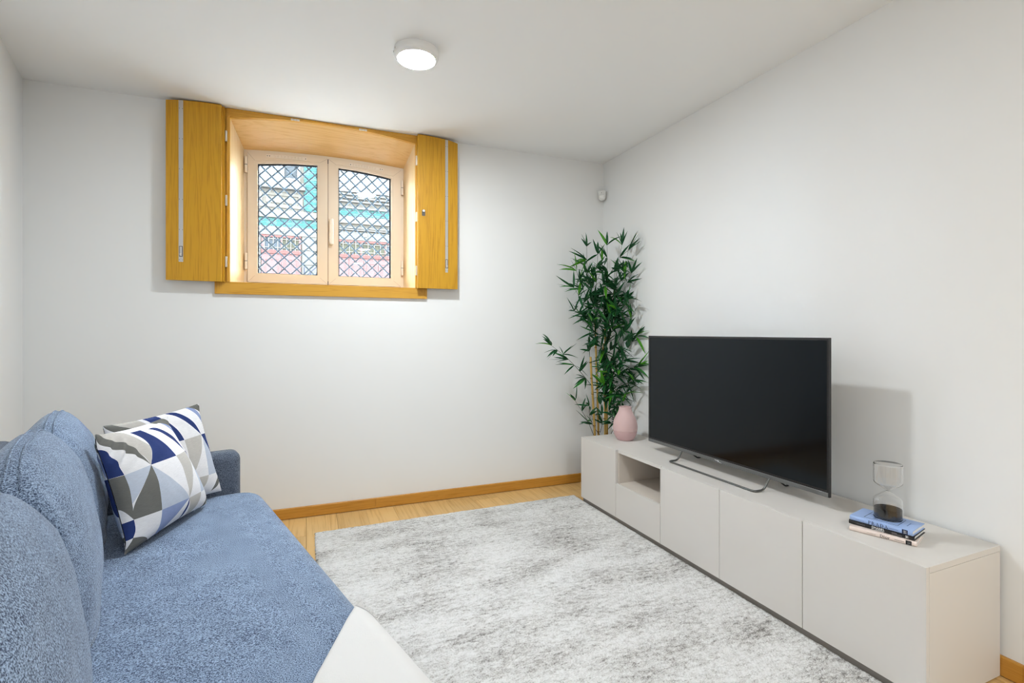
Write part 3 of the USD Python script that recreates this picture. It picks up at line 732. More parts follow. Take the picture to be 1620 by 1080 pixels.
# ------------------------------------------------------------------ hourglass
hg_c = (2.083, 1.200, zb + 0.0004)
t = thing('hourglass', 'clear glass hourglass with black sand standing on the stacked books', 'hourglass', hg_c)
R_, hh = 0.047, 0.214
half = [(0.0, 0.0), (R_ - 0.006, 0.0), (R_ - 0.0018, 0.0018), (R_, 0.006), (R_, 0.070), (R_ - 0.002, 0.077), (R_ - 0.008, 0.083), (0.018, 0.0985), (0.0085, 0.1040), (0.0052, hh / 2)]
outer_p = half + [(r, hh - z) for r, z in half[::-1][1:]]
wl = 0.0016
ih = [(0.0, 0.0022), (R_ - 0.0075, 0.0022), (R_ - wl - 0.001, 0.0055), (R_ - wl, 0.009), (R_ - wl, 0.0695), (R_ - 0.0035, 0.0758), (R_ - 0.0092, 0.0814), (0.0165, 0.0970), (0.0065, 0.1030), (0.0026, hh / 2)]
inner_p = ih + [(r, hh - z) for r, z in ih[::-1][1:]]
mo, mi = lathe(outer_p, hg_c, 64), lathe(inner_p, hg_c, 64)
mi.invert()
part('glass_bulbs', cat(mo, mi), 'glass', t, 40, label='two clear glass cylinders joined at a narrow neck')
sh_ = [(0.0, 0.0030), (R_ - 0.0085, 0.0030), (R_ - wl - 0.0008, 0.0085), (R_ - wl - 0.0008, 0.040)]
sh_ += [(r, 0.040 + 0.0105 * (1 - r / 0.0446) ** 0.8) for r in np.linspace(0.0444, 0, 12)]
part('sand', lathe(sh_, hg_c, 48), 'sand', t, 40, label='heap of black sand in the lower bulb')

# ------------------------------------------------------------------ vase
vc = (2.128, 2.965, H + 0.0002)
t = thing('vase', 'dusty pink bulbous ceramic vase at the far end of the cabinet', 'vase', vc)
vp = [(0.0, 0.0), (0.052, 0.0), (0.057, 0.003), (0.068, 0.018), (0.0785, 0.040), (0.0835, 0.060), (0.0842, 0.068)]
vq = [(0.0842, 0.068), (0.0858, 0.0700), (0.0868, 0.090), (0.0852, 0.115), (0.0792, 0.143), (0.069, 0.166), (0.0575, 0.186), (0.049, 0.204), (0.0448, 0.220), (0.0442, 0.233), (0.0450, 0.2365), (0.0430, 0.2380), (0.0405, 0.2365)]
vi = [(0.0400, 0.220), (0.045, 0.203), (0.063, 0.168), (0.078, 0.115), (0.079, 0.072)]
vb = [(0.079, 0.072), (0.074, 0.042), (0.060, 0.015), (0.0, 0.008)]
part('body', lathe(vq + vi + [(0.0842, 0.068)], vc, 72), 'vase_pink', t, 30)
part('base', lathe(vp + vb, vc, 72), 'vase_pink_low', t, 30, label='slightly deeper pink lower bowl')

# ------------------------------------------------------------------ potted bamboo
pc = np.array([2.17, 3.375, 0.0])
pt = thing('potted_bamboo', 'tall artificial bamboo with green leaves and yellow canes in the far corner', 'plant', pc)
part('pot', lathe([(0.0, 0.0), (0.095, 0.0), (0.120, 0.20), (0.124, 0.205), (0.124, 0.222), (0.112, 0.222), (0.108, 0.19), (0.0, 0.19)], pc, 40), 'pot', pt, 30)
part('soil', lathe([(0.0, 0.186), (0.107, 0.186), (0.108, 0.196), (0.06, 0.204), (0.0, 0.206)], pc, 28), 'soil', pt, 40)


def cane(x0, y0, x1, y1, z1, r):
    n = 12
    p = np.array([(x0 + (x1 - x0) * k + 0.004 * math.sin(5 * k), y0 + (y1 - y0) * k, 0.19 + (z1 - 0.19) * k) for k in np.linspace(0, 1, n)])
    c_ = part('cane', tube(p, np.linspace(r, r * 0.85, n), 10), 'cane', pt, 50)
    rings = []
    for k in np.arange(0.08, 1.0, 0.145):
        q = p[0] + (p[-1] - p[0]) * k + [0.004 * math.sin(5 * k), 0, 0]
        rings.append(tube([q - [0, 0, 0.004], q - [0, 0, 0.0015], q + [0, 0, 0.0015], q + [0, 0, 0.004]], [r * 0.9, r * 1.22, r * 1.22, r * 0.9], 10))
    part('node', cat(rings), 'cane_node', c_, 50)
    return p


YP = 3.375
cane(2.128, YP - 0.02, 2.090, YP - 0.01, 1.055, 0.0095)
cane(2.180, YP + 0.02, 2.145, YP + 0.01, 1.356, 0.0090)
cane(2.236, YP - 0.015, 2.232, YP, 1.300, 0.0095)
cane(2.252, YP + 0.04, 2.250, YP + 0.05, 1.16, 0.0085)

leaf_specs = []


def leaf_mesh(p, d, length, width, droop, fold, nseg=5):
    """A narrow pointed blade from p along d, folded about its midrib and drooping."""
    d = np.array(d, float); d /= np.linalg.norm(d)
    up = np.array([0, 0, 1.0]); side = np.cross(d, up)
    if np.linalg.norm(side) < 0.2: side = np.array([1.0, 0.2, 0])
    side /= np.linalg.norm(side); tw = rng.uniform(-0.9, 0.9)
    nrm = np.cross(side, d); side = side * math.cos(tw) + nrm * math.sin(tw); nrm = np.cross(side, d)
    ks = np.linspace(0, 1, nseg + 1); V = []
    for k in ks:
        c = np.array(p) + d * length * k - up * droop * length * k * k
        w = width * 0.5 * (math.sin(math.pi * min(1.0, 0.12 + 0.88 * k) ** 0.85)) if 0 < k < 1 else (width * 0.06 if k == 0 else 0.0004)
        V += [c - side * w + nrm * fold * w, c, c + side * w + nrm * fold * w]
    f = []
    for i in range(nseg):
        a = 3 * i
        for j in (0, 1): f += [(a + j, a + j + 1, a + j + 4), (a + j, a + j + 4, a + j + 3)]
    return trimesh.Trimesh(np.array(V), f, process=False)


def clampp(p):
    p = np.array(p, float)
    p[0] = min(p[0], XR - 0.012); yw = B0[1] + (p[0] - B0[0]) * be[1] / be[0] - 0.012
    p[1] = min(p[1], yw); return p


def fan(p, d, n, length, bright, spread=0.9):
    """A tuft of n blades at a twig's joint, spread about d."""
    d = np.array(d, float) / np.linalg.norm(d)
    for i in range(n):
        q = d + spread * rng.normal(0, 0.55, 3) * [1, 0.8, 1]
        q /= np.linalg.norm(q)
        Ln = length * rng.uniform(0.75, 1.2)
        tip = np.array(p) + q * Ln
        tc = clampp(tip); q2 = tc - np.array(p)
        if np.linalg.norm(q2) < 0.04: continue
        if any(np.hypot(*(np.array(p) + q2 * k)[:2] - [2.128, 2.965]) < 0.115 and p[2] + q2[2] * k < 0.76 for k in (0, 0.5, 1)): continue   # keep clear of the vase
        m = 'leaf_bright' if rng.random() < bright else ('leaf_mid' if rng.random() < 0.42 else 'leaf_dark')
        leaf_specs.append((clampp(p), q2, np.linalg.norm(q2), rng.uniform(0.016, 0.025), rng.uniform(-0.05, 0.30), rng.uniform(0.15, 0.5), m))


def twig(a, b, n, ln_, bright=0.12, sag=0.0, per=(3, 5), start=0.25, mat_='stem_green', rad=0.0022):
    """A twig from a to b carrying n tufts; the last one points on along the twig."""
    a, b = np.array(a, float), np.array(b, float)
    ks = np.linspace(0, 1, 8)
    side = rng.normal(0, 0.012, 3)
    P = np.array([clampp(a + (b - a) * k + side * math.sin(math.pi * k) + np.array([0, 0, sag]) * math.sin(math.pi * k)) for k in ks])
    part('twig', tube(P, np.linspace(rad, rad * 0.5, 8), 5), mat_, pt, 60)
    for k in np.linspace(start, 1.0, n):
        c = np.array([np.interp(k, ks, P[:, j]) for j in range(3)])
        dd = (b - a) / np.linalg.norm(b - a)
        out = rng.normal(0, 1, 3) * [1, 0.7, 0.6]; out /= np.linalg.norm(out)
        dirn = dd * (0.9 if k > 0.95 else 0.35) + out * (0.4 if k > 0.95 else 0.75) + [0, 0, 0.15]
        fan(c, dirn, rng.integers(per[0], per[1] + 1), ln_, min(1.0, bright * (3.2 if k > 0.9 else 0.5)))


# the branch that reaches out to the left, a sprig on the shortest cane, then the dense columns of foliage and the low sprigs
twig((2.104, 3.36, 0.816), (1.720, 3.33, 1.150), 7, 0.135, 0.14, 0.030, (4, 6), 0.18)
twig((2.082, 3.37, 1.052), (2.081, 3.35, 1.317), 3, 0.125, 0.02, 0.0, (4, 5), 0.15)
for x0, y0, z0, x1, y1, z1, n, br in [
        (2.146, 3.370, 1.278, 2.020, 3.316, 1.917, 6, 0.22), (2.146, 3.370, 1.278, 2.104, 3.286, 1.858, 5, 0.12), (2.134, 3.370, 1.378, 1.922, 3.303, 1.723, 4, 0.20),
        (2.140, 3.370, 1.303, 1.886, 3.280, 1.589, 4, 0.15), (2.146, 3.370, 1.328, 1.885, 3.277, 1.411, 4, 0.10), (2.146, 3.370, 1.379, 2.088, 3.333, 1.675, 4, 0.05),
        (2.140, 3.370, 1.479, 2.016, 3.339, 1.772, 4, 0.10), (2.229, 3.370, 1.278, 2.166, 3.256, 1.927, 6, 0.15), (2.253, 3.370, 1.278, 2.232, 3.151, 1.914, 6, 0.20),
        (2.265, 3.370, 1.380, 2.260, 3.109, 1.871, 6, 0.20), (2.265, 3.370, 1.329, 2.278, 3.094, 1.697, 5, 0.08), (2.241, 3.370, 1.278, 2.132, 3.276, 1.809, 5, 0.15),
        (2.253, 3.370, 1.380, 2.175, 3.167, 1.710, 5, 0.05), (2.241, 3.370, 1.278, 2.135, 3.253, 1.620, 4, 0.05), (2.265, 3.370, 1.278, 2.247, 3.099, 1.506, 5, 0.08),
        (2.253, 3.370, 1.329, 2.224, 3.172, 1.665, 5, 0.05), (2.241, 3.370, 1.074, 2.270, 3.091, 1.358, 5, 0.35), (2.253, 3.370, 0.921, 2.319, 3.095, 1.219, 5, 0.30),
        (2.253, 3.370, 0.870, 2.317, 3.061, 1.000, 5, 0.20), (2.253, 3.370, 0.921, 2.217, 3.113, 1.181, 5, 0.15), (2.211, 3.370, 1.075, 2.203, 3.269, 1.376, 5, 0.50),
        (2.152, 3.370, 1.177, 2.023, 3.248, 1.335, 3, 0.40), (2.241, 3.370, 1.151, 2.180, 3.150, 1.421, 5, 0.10), (2.229, 3.370, 1.074, 2.104, 3.296, 1.277, 4, 0.08),
        (2.253, 3.370, 0.743, 2.274, 3.065, 0.887, 4, 0.12), (2.253, 3.370, 0.717, 2.221, 3.168, 0.962, 4, 0.45), (2.253, 3.370, 0.666, 2.228, 3.097, 0.791, 4, 0.06),
        (2.211, 3.370, 0.770, 2.111, 3.296, 0.941, 4, 0.12), (2.241, 3.370, 0.667, 2.156, 3.277, 0.833, 4, 0.06), (2.253, 3.370, 0.870, 2.189, 3.310, 1.078, 4, 0.06),
        (2.259, 3.370, 0.870, 2.231, 3.141, 1.036, 4, 0.10), (2.253, 3.370, 0.615, 2.224, 3.131, 0.724, 3, 0.05), (2.277, 3.370, 0.420, 2.259, 3.076, 0.706, 3, 0.45),
        (2.247, 3.370, 0.463, 2.157, 3.159, 0.700, 3, 0.40), (2.176, 3.370, 0.448, 2.107, 3.254, 0.690, 3, 0.35), (2.176, 3.370, 0.428, 1.996, 3.241, 0.689, 3, 0.40),
        (2.117, 3.370, 0.433, 1.893, 3.273, 0.729, 3, 0.35)]:
    low = z0 < 0.5
    twig((x0, y0, z0), (x1, y1, z1), n if low else n + 1, 0.115 if low else 0.148, br, 0.0, (3, 4) if low else (4, 6), 0.4 if low else 0.12, 'stem_dark' if low else 'stem_green')
leaf_specs.sort(key=lambda s_: -s_[2] * s_[3])
extra = {}
for i, s_ in enumerate(leaf_specs):
    m = leaf_mesh(*s_[:6])
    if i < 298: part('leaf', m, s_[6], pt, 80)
    else: extra.setdefault('leaf_dark', []).append(m)
for k, ms in extra.items(): part('foliage', cat(ms), k, pt, 80, kind='stuff', label='the smallest leaves of the bamboo')

# ------------------------------------------------------------------ sofa (its own frame: a out from the wall, b along the seat, z up)
SA = math.radians(15.6)
sn, ss = np.array([math.cos(SA), math.sin(SA)]), np.array([-math.sin(SA), math.cos(SA)])
def Sf(v):
    v = np.asarray(v, float); return np.stack([v[:, 0] * sn[0] + v[:, 1] * ss[0], v[:, 0] * sn[1] + v[:, 1] * ss[1], v[:, 2]], 1)
S0, S1, AW, NB, NF, ZS = 0.60, 2.955, 0.125, -0.455, 0.560, 0.450
sc_ = Sf([[0.05, (S0 + S1) / 2, 0]])[0]
so = thing('sofa', 'grey blue fabric sofa with rounded arms along the left wall', 'sofa', sc_)


def plan_slab(x0, x1, y0, y1, z0, z1, rp, re, puff=0.0, nx=40, ny=90):
    """An upholstered slab: plan corners of radius rp, top and bottom edges rounded by re, its top crowned by puff."""
    s = manifold3d.Manifold.sphere(re, 28)
    pts = []
    for cx_, cy_, a0 in ((x1 - rp, y1 - rp, 0), (x0 + rp, y1 - rp, 90), (x0 + rp, y0 + rp, 180), (x1 - rp, y0 + rp, 270)):
        for a in np.radians(np.linspace(a0, a0 + 90, 9)): pts.append((cx_ + (rp - re) * math.cos(a), cy_ + (rp - re) * math.sin(a)))
    m = manifold3d.Manifold.batch_hull([s.translate((a, b, z)) for a, b in pts for z in (z0 + re, z1 - re)])
    m = m.refine_to_length(0.035)
    mm = m.to_mesh(); v = np.array(mm.vert_properties[:, :3], float); f = np.array(mm.tri_verts)
    u, w = (v[:, 0] - x0) / (x1 - x0) * 2 - 1, (v[:, 1] - y0) / (y1 - y0) * 2 - 1
    top = np.clip((v[:, 2] - (z0 + z1) / 2) / ((z1 - z0) / 2), 0, 1)
    v[:, 2] += puff * top * np.clip(1 - u ** 4, 0, 1) * np.clip(1 - w ** 6, 0, 1)
    v[:, 2] += top * 0.004 * (meshkit.fbm(v * 4.0, 2, 3) - 0.5)
    return trimesh.Trimesh(v, f, process=False)


part('base', mapped(plan_slab(NB + 0.02, NF - 0.035, S0 + 0.02, S1 - 0.02, 0.105, 0.285, 0.06, 0.02), Sf), 'sofa_frame_fabric', so, 60)
part('seat_cushion', mapped(plan_slab(NB + 0.11, NF, S0 + AW + 0.002, S1 - AW - 0.002, 0.286, ZS, 0.12, 0.060, 0.012), Sf), 'sofa_fabric', so, 60)
part('backrest', mapped(plan_slab(NB, NB + 0.108, S0, S1, 0.20, 0.800, 0.05, 0.04), Sf), 'sofa_frame_fabric', so, 60)
for b0 in (S1 - AW, S0):
    part('armrest', mapped(rbox(NB + 0.112, 0.480, b0, b0 + AW, 0.286, 0.645, 0.042, 32).refine_to_length(0.06), Sf), 'sofa_frame_fabric', so, 50)
    sm_ = []
for a, b in ((NB + 0.07, S0 + 0.08), (NB + 0.07, S1 - 0.08), (NF - 0.12, S0 + 0.08), (NF - 0.12, S1 - 0.08)):
    w_ = Sf([[a, b, 0]])[0]
    zf = 0.0165 if (w_[0] > 0.03 and w_[1] > 0.36) else 0.0
    part('leg', mapped(hull([(a + r * math.cos(k), b + r * math.sin(k), z) for r, z in ((0.016, zf), (0.024, 0.11)) for k in np.linspace(0, 2 * math.pi, 17)[:-1]]), Sf), 'sofa_leg', so, 30)


def outline(nu, nv):
    bd = [(i, 0) for i in range(nu)] + [(nu - 1, j) for j in range(1, nv)] + [(i, nv - 1) for i in range(nu - 2, -1, -1)] + [(0, j) for j in range(nv - 2, 0, -1)]
    return [i * nv + j for i, j in bd]


def back_cushion(b, label, top, seed, wd=0.674, sag_=0.085):
    """A loose upright cushion: its bellied front follows a profile (height, out), its back lies flat by the backrest."""
    z0 = 0.4705; ht = top - z0
    nu, nv = 48, 44
    u, v = np.meshgrid(np.linspace(-1, 1, nu), np.linspace(-1, 1, nv), indexing='ij')
    zf = (v + 1) / 2
    front = np.interp(zf, [0, 0.05, 0.2, 0.37, 0.58, 0.77, 0.92, 1.0], [-0.066, -0.052, -0.042, -0.048, -0.064, -0.092, -0.138, -0.178])
    pu = np.clip(1 - np.abs(u) ** 4, 0, 1) ** 0.60; ax = -0.205; e = 0.060
    wr = 0.010 * (meshkit.fbm(np.stack([u * 2.2, v * 2.2, 0 * u + seed * 7.3], -1), 3, seed) - 0.5) 
    A1 = ax + e + (front - ax - e) * (0.06 + 0.94 * pu) + wr * pu
    A2 = ax - (e + 0.055 * pu * np.clip(1 - np.abs(v) ** 5, 0, 1) ** 0.6) * np.clip((1 - zf) / 0.30, 0, 1) ** 0.55
    sag = sag_ * np.abs(u) ** 3.2 * np.clip(v, 0, 1) ** 2
    X = u * wd / 2 * (1 - 0.03 * np.clip(np.abs(v) - 0.6, 0, 1)); Z = z0 + zf * ht - sag
    V = np.vstack([np.stack([A, X + b, Z], -1).reshape(-1, 3) for A in (A1, A2)])
    f = grid_faces(nu, nv); n = nu * nv; id_ = outline(nu, nv); st = []
    for k in range(len(id_)):
        a, c = id_[k], id_[(k + 1) % len(id_)]; st += [(a, a + n, c + n), (a, c + n, c)]
    f = np.vstack([f, f[:, ::-1] + n, np.array(st)])
    m = trimesh.Trimesh(V, f, process=False)
    trimesh.smoothing.filter_taubin(m, iterations=24)
    V = np.asarray(m.vertices).copy(); V[:, 2] = np.maximum(V[:, 2], z0)
    mesh = trimesh.Trimesh(Sf(V), f, process=False)
    if mesh.volume < 0: mesh.faces = mesh.faces[:, ::-1]
    t = thing('back_cushion', label, 'cushion', Sf([[ax, b, z0]])[0], 'sofa back cushions')
    cv = part('cover', mesh, 'sofa_fabric', t, True)
    ring = np.array([i * nv + nv - 1 for i in range(2, nu - 2)])
    for o_ in (0, n):
        q = V[ring + o_]
        for _ in range(4): q[1:-1] = (q[:-2] + 2 * q[1:-1] + q[2:]) / 4
        part('piping', tube(Sf(q + [0, 0, 0.0015]), 0.0030, 6), 'sofa_fabric', t, True)


back_cushion(1.112, 'large blue grey sofa back cushion nearest the viewer', 0.980, 1, 0.674, 0.125)
back_cushion(1.800, 'large blue grey sofa back cushion in the middle of the three', 0.980, 2)
back_cushion(2.482, 'large blue grey sofa back cushion at the far end behind the patterned pillows', 0.950, 3, 0.670)

# ------------------------------------------------------------------ patterned pillows: the woven print as polygons on the unit square
WHT, NVY, DGR, TAU, BGR, LBG = [lin(*c) for c in ((232, 231, 233), (46, 62, 114), (112, 112, 108), (192, 188, 182), (142, 156, 194), (190, 198, 212))]
PRINT = [(TAU, [(.02, 1), (.26, 1), (.34, .93), (.43, .78), (.312, .62), (.30, .72), (.20, .86), (.08, .92)]), (DGR, [(0, .93), (.0, 1), (.05, 1), (.10, .93), (.24, .87), (.28, .75), (.312, .62), (.25, .72), (.16, .80), (.05, .88)]),
         (NVY, [(-.1, .63), (.07, .615), (.06, .74), (.03, .86), (-.02, .88), (-.08, .74)]), (NVY, [(.36, .96), (.50, .96), (.60, .80), (.64, .70), (.654, .613), (.312, .62), (.40, .73), (.43, .80), (.42, .88)]),
         (NVY, [(.60, .95), (.70, .95), (.82, .82), (.87, .72), (.893, .62), (.83, .70), (.76, .80), (.68, .90)]), (BGR, [(.82, .97), (.92, .93), (1.0, .80), (1.05, .64), (1.0, .63), (.98, .74), (.92, .86)]),
         (DGR, [(.70, 1.02), (.86, 1.04), (.98, .96), (1.04, .84), (1.03, .82), (.95, .90), (.82, .975), (.76, .97)]),
         (DGR, [(-.1, .63), (.07, .612), (.07, .49), (.058, .365), (.055, .28), (.049, .238), (.0, .36), (-.06, .50)]), (LBG, [(.07, .612), (.312, .62), (.058, .365), (.07, .49)]),
         (DGR, [(.312, .62), (.31, .50), (.29, .37), (.272, .205), (.049, .238), (.058, .365)]), (LBG, [(.312, .61), (.37, .54), (.47, .42), (.55, .29), (.597, .179), (.272, .205), (.29, .37), (.31, .50)]),
         (TAU, [(.654, .613), (.893, .62), (.85, .48), (.76, .36), (.597, .179), (.62, .34), (.65, .48)]), (LBG, [(.90, .58), (.96, .44), (1.0, .32), (1.03, .17), (.83, .168), (.86, .32), (.88, .46)]),
         (NVY, [(.893, .62), (1.05, .62), (1.06, .44), (1.03, .19), (1.0, .30), (.95, .45)]),
         (NVY, [(-.065, .246), (.049, .238), (.05, .15), (.03, .10), (-.02, .10), (-.07, .16)]), (BGR, [(.272, .205), (.597, .179), (.50, .13), (.32, .02), (.22, -.01), (.25, .10)]),
         (NVY, [(.597, .179), (.60, .12), (.55, .04), (.50, -.01), (.52, .06), (.57, .12)]), (TAU, [(.597, .179), (.83, .17), (.78, .08), (.68, .0), (.58, -.02), (.62, .07)]),
         (DGR, [(1.02, .16), (1.0, .08), (.94, .02), (.84, -.02), (.92, .07), (.99, .12)]), (DGR, [(.03, .10), (.10, .07), (.16, .02), (.20, -.05), (-.05, -.05), (.0, .03)])]


def eased(po, n=3):
    """Turns the gentle bends of a print's outline into curves and keeps its points sharp."""
    P = [np.array(p, float) for p in po]
    for _ in range(n):
        out = []
        for i in range(len(P)):
            a, b, c = P[i - 1], P[i], P[(i + 1) % len(P)]
            w, x = b - a, c - b
            k = (w @ x) / (np.linalg.norm(w) * np.linalg.norm(x) + 1e-12)
            if k > 0.55: out += [0.75 * b + 0.25 * a, 0.75 * b + 0.25 * c]
            else: out.append(b)
        P = out
    return Polygon(P).buffer(0)


def print_patches(mirror=False, shift=0.0):
    """The unit square cut into differently coloured pieces, later patches over earlier ones, split along a fine grid."""
    unit = sbox(0, 0, 1, 1); todo = []; left = unit
    for c, po in PRINT[::-1]:
        p = eased([((1 - x) if mirror else x, y + shift) for x, y in po]).intersection(left)
        todo.append((c, p)); left = left.difference(p)
    todo.append((WHT, left))
    N = 46; g_ = np.linspace(0, 1, N + 1); V, F, C = [], [], []; n0 = 0
    for c, region in todo:
        if region.is_empty: continue
        shapely.prepare(region)
        xa, ya, xb, yb = region.bounds
        for i in range(max(0, int(xa * N)), min(N, int(xb * N) + 1)):
            for j in range(max(0, int(ya * N)), min(N, int(yb * N) + 1)):
                cell = sbox(g_[i], g_[j], g_[i + 1], g_[j + 1])
                if not region.intersects(cell): continue
                if region.contains(cell):
                    V.append(np.array([[g_[i], g_[j]], [g_[i + 1], g_[j]], [g_[i + 1], g_[j + 1]], [g_[i], g_[j + 1]]])); F.append(np.array([[0, 1, 2], [0, 2, 3]]) + n0); C.append(np.tile(c, (4, 1))); n0 += 4
                    continue
                piece = region.intersection(cell)
                for q in getattr(piece, 'geoms', [piece]):
                    if q.geom_type != 'Polygon' or q.area < 1e-9: continue
                    v, f = trimesh.creation.triangulate_polygon(q, engine='earcut')
                    if len(f) == 0: continue
                    t = v[f]; cr = np.cross(t[:, 1] - t[:, 0], t[:, 2] - t[:, 0]); f = np.where(cr[:, None] < 0, f[:, ::-1], f)
                    V.append(v); F.append(np.asarray(f) + n0); C.append(np.tile(c, (len(v), 1))); n0 += len(v)
    return np.vstack(V), np.vstack(F), np.vstack(C)


def pillow(label, BL, BR, TL, TR, T, seed, shift, ear):
    BL, BR, TL, TR = [np.array(p, float) for p in (BL, BR, TL, TR)]
    nr = np.cross(BR - BL, TL - BL); nr /= np.linalg.norm(nr)
    e_, u_ = (BR - BL) / np.linalg.norm(BR - BL), (TL - BL) / np.linalg.norm(TL - BL)

    def surf(uv, sg):
        u, v = uv[:, 0] * 2 - 1, uv[:, 1] * 2 - 1
        pr = (np.clip(1 - np.abs(u) ** 2.3, 0, 1) * np.clip(1 - np.abs(v) ** 2.3, 0, 1)) ** 0.58
        uu = u * (1 - 0.055 * (1 - v * v) * np.abs(u)); vv = v * (1 - 0.055 * (1 - u * u) * np.abs(v))   # the sides draw in between the ears
        a, b = ((uu + 1) / 2)[:, None], ((vv + 1) / 2)[:, None]
        P = (1 - a) * (1 - b) * BL + a * (1 - b) * BR + (1 - a) * b * TL + a * b * TR
        rip = 0.010 * (meshkit.fbm(np.stack([u * 2.1 + seed, v * 2.1, 0 * u], -1), 3, seed) - 0.5) * np.clip(pr * 2.5, 0, 1)
        fold = 0.010 * np.exp(-((u + v * 0.0 + 0.72) ** 2 + (v - 0.62) ** 2) / 0.05) * np.sin((u - v) * 22) * np.clip(pr * 3, 0, 1)
        h_ = sg * (0.0015 + T / 2 * pr * (1 - 0.22 * v)) + rip + fold * ear
        corner = np.clip(np.abs(u * v) - 0.80, 0, 1) / 0.2
        return P + nr * h_[:, None] + nr * (0.012 * corner * np.sign(v) * ear)[:, None]

    t = thing('patterned_pillow', label, 'pillow', (BL + BR) / 2, 'patterned pillows on the sofa')
    for sg, nm, mirror in ((1, 'front', False), (-1, 'back', True)):
        uv, f, c = print_patches(mirror, shift)
        P = surf(uv, sg); h = 0.004
        lo, hi = np.clip(uv - [h, 0], 0, 1), np.clip(uv + [h, 0], 0, 1); du = surf(hi, sg) - surf(lo, sg)
        lo, hi = np.clip(uv - [0, h], 0, 1), np.clip(uv + [0, h], 0, 1); dv = surf(hi, sg) - surf(lo, sg)
        N = np.cross(du, dv) * sg; N /= np.linalg.norm(N, axis=1, keepdims=True) + 1e-12
        if sg < 0: f = f[:, ::-1]
        p = part(nm + '_cover', (P, f), 'pillow_print', t, False, col=c)
        m = UsdGeom.Mesh(stage.GetPrimAtPath(p.path)); m.CreateNormalsAttr(Vt.Vec3fArray.FromNumpy(N.astype(np.float32))); m.SetNormalsInterpolation('vertex')
    return t


pillow('blue, grey and white geometric patterned pillow standing in front on the sofa', (-0.575, 2.125, 0.472), (-0.405, 2.605, 0.474), (-0.690, 2.165, 0.890), (-0.560, 2.550, 0.885), 0.15, 5, 0.0, 1.0)
pillow('blue, grey and white geometric patterned pillow half hidden behind the front one', (-0.672, 2.458, 0.472), (-0.375, 2.785, 0.474), (-0.762, 2.490, 0.870), (-0.480, 2.795, 0.905), 0.12, 9, 0.05, 0.6)

# ------------------------------------------------------------------ throw laid over the front edge of the seat
na, nb_ = 90, 70
LA, LB = 0.44, 0.46
c0 = np.array([0.520, 1.372]); e1 = np.array([-0.607, -0.795]); e2 = np.array([0.795, -0.607])
aa, bb_ = np.meshgrid(np.linspace(0, LA, na), np.linspace(-0.0, LB, nb_), indexing='ij')
q = c0[None, None] + aa[..., None] * e1 + bb_[..., None] * e2
nn, sv = q[..., 0], q[..., 1]
rr_ = 0.066; ne = NF + 0.012 - rr_; zt_ = ZS + 0.020
arc = rr_ * math.pi / 2
ov = np.clip(nn - ne, 0, None)
th_ = np.clip(ov / rr_, 0, math.pi / 2)
N_ = np.where(nn < ne, nn, ne + rr_ * np.sin(th_))
Z_ = np.where(nn < ne, zt_, zt_ - rr_ * (1 - np.cos(th_)) - np.clip(ov - arc, 0, None))
wv = meshkit.fbm(np.stack([aa * 7, bb_ * 7, 0 * aa], -1), 3, 21) - 0.5
hang = np.clip((ov - arc) / 0.2, 0, 1)
N_ = N_ + hang * (0.030 + 0.02 * wv + 0.012 * np.sin(sv * 26))
Z_ = Z_ + (1 - np.clip(ov / arc, 0, 1)) * (0.012 * wv + 0.012)
top = np.stack([N_, sv, Z_], -1).reshape(-1, 3)
fz = grid_faces(na, nb_); nt = len(top)
du = np.gradient(top.reshape(na, nb_, 3), axis=0).reshape(-1, 3); dv = np.gradient(top.reshape(na, nb_, 3), axis=1).reshape(-1, 3)
nz = np.cross(du, dv); nz /= np.linalg.norm(nz, axis=1, keepdims=True); nz *= np.sign(nz[:1, 2:3] + 1e-9)
under = top - nz * 0.005
bd = [i * nb_ for i in range(na)] + [(na - 1) * nb_ + j for j in range(1, nb_)] + [i * nb_ + nb_ - 1 for i in range(na - 2, -1, -1)] + [j for j in range(nb_ - 2, 0, -1)]
sd_ = []
for k in range(len(bd)):
    a, b = bd[k], bd[(k + 1) % len(bd)]; sd_ += [(a, a + nt, b + nt), (a, b + nt, b)]
tm = trimesh.Trimesh(Sf(np.vstack([top, under])), np.vstack([fz, fz[:, ::-1] + nt, np.array(sd_)]), process=False)
if tm.volume < 0: tm.faces = tm.faces[:, ::-1]
tw_ = thing('throw_blanket', 'cream woollen throw with a frayed end draped over the sofa seat edge', 'blanket', Sf([[0.45, 1.1, ZS]])[0])
part('cloth', tm, 'throw_wool', tw_, True)
fr_ = []
g3 = top.reshape(na, nb_, 3)
for j in np.linspace(0, nb_ - 1, 150):
    j0 = int(min(j, nb_ - 2)); k = j - j0
    p = g3[0, j0] * (1 - k) + g3[0, j0 + 1] * k; d = g3[0, j0] - g3[1, j0]; d /= np.linalg.norm(d)
    o_ = nz.reshape(na, nb_, 3)[0, j0]; p = p + o_ * 0.001
    Ln = rng.uniform(0.012, 0.030); w = rng.normal(0, 0.5, 3) * 0.8
    w = w - o_ * min(0.0, w @ o_)
    fr_.append(tube([p, p + (d + w * 0.4) * Ln * 0.5 + o_ * 0.002, p + (d + w) * Ln + o_ * 0.004], [0.0016, 0.0013, 0.0008], 5))
part('fringe', mapped(cat(fr_), Sf), 'throw_wool', tw_, True, kind='stuff')

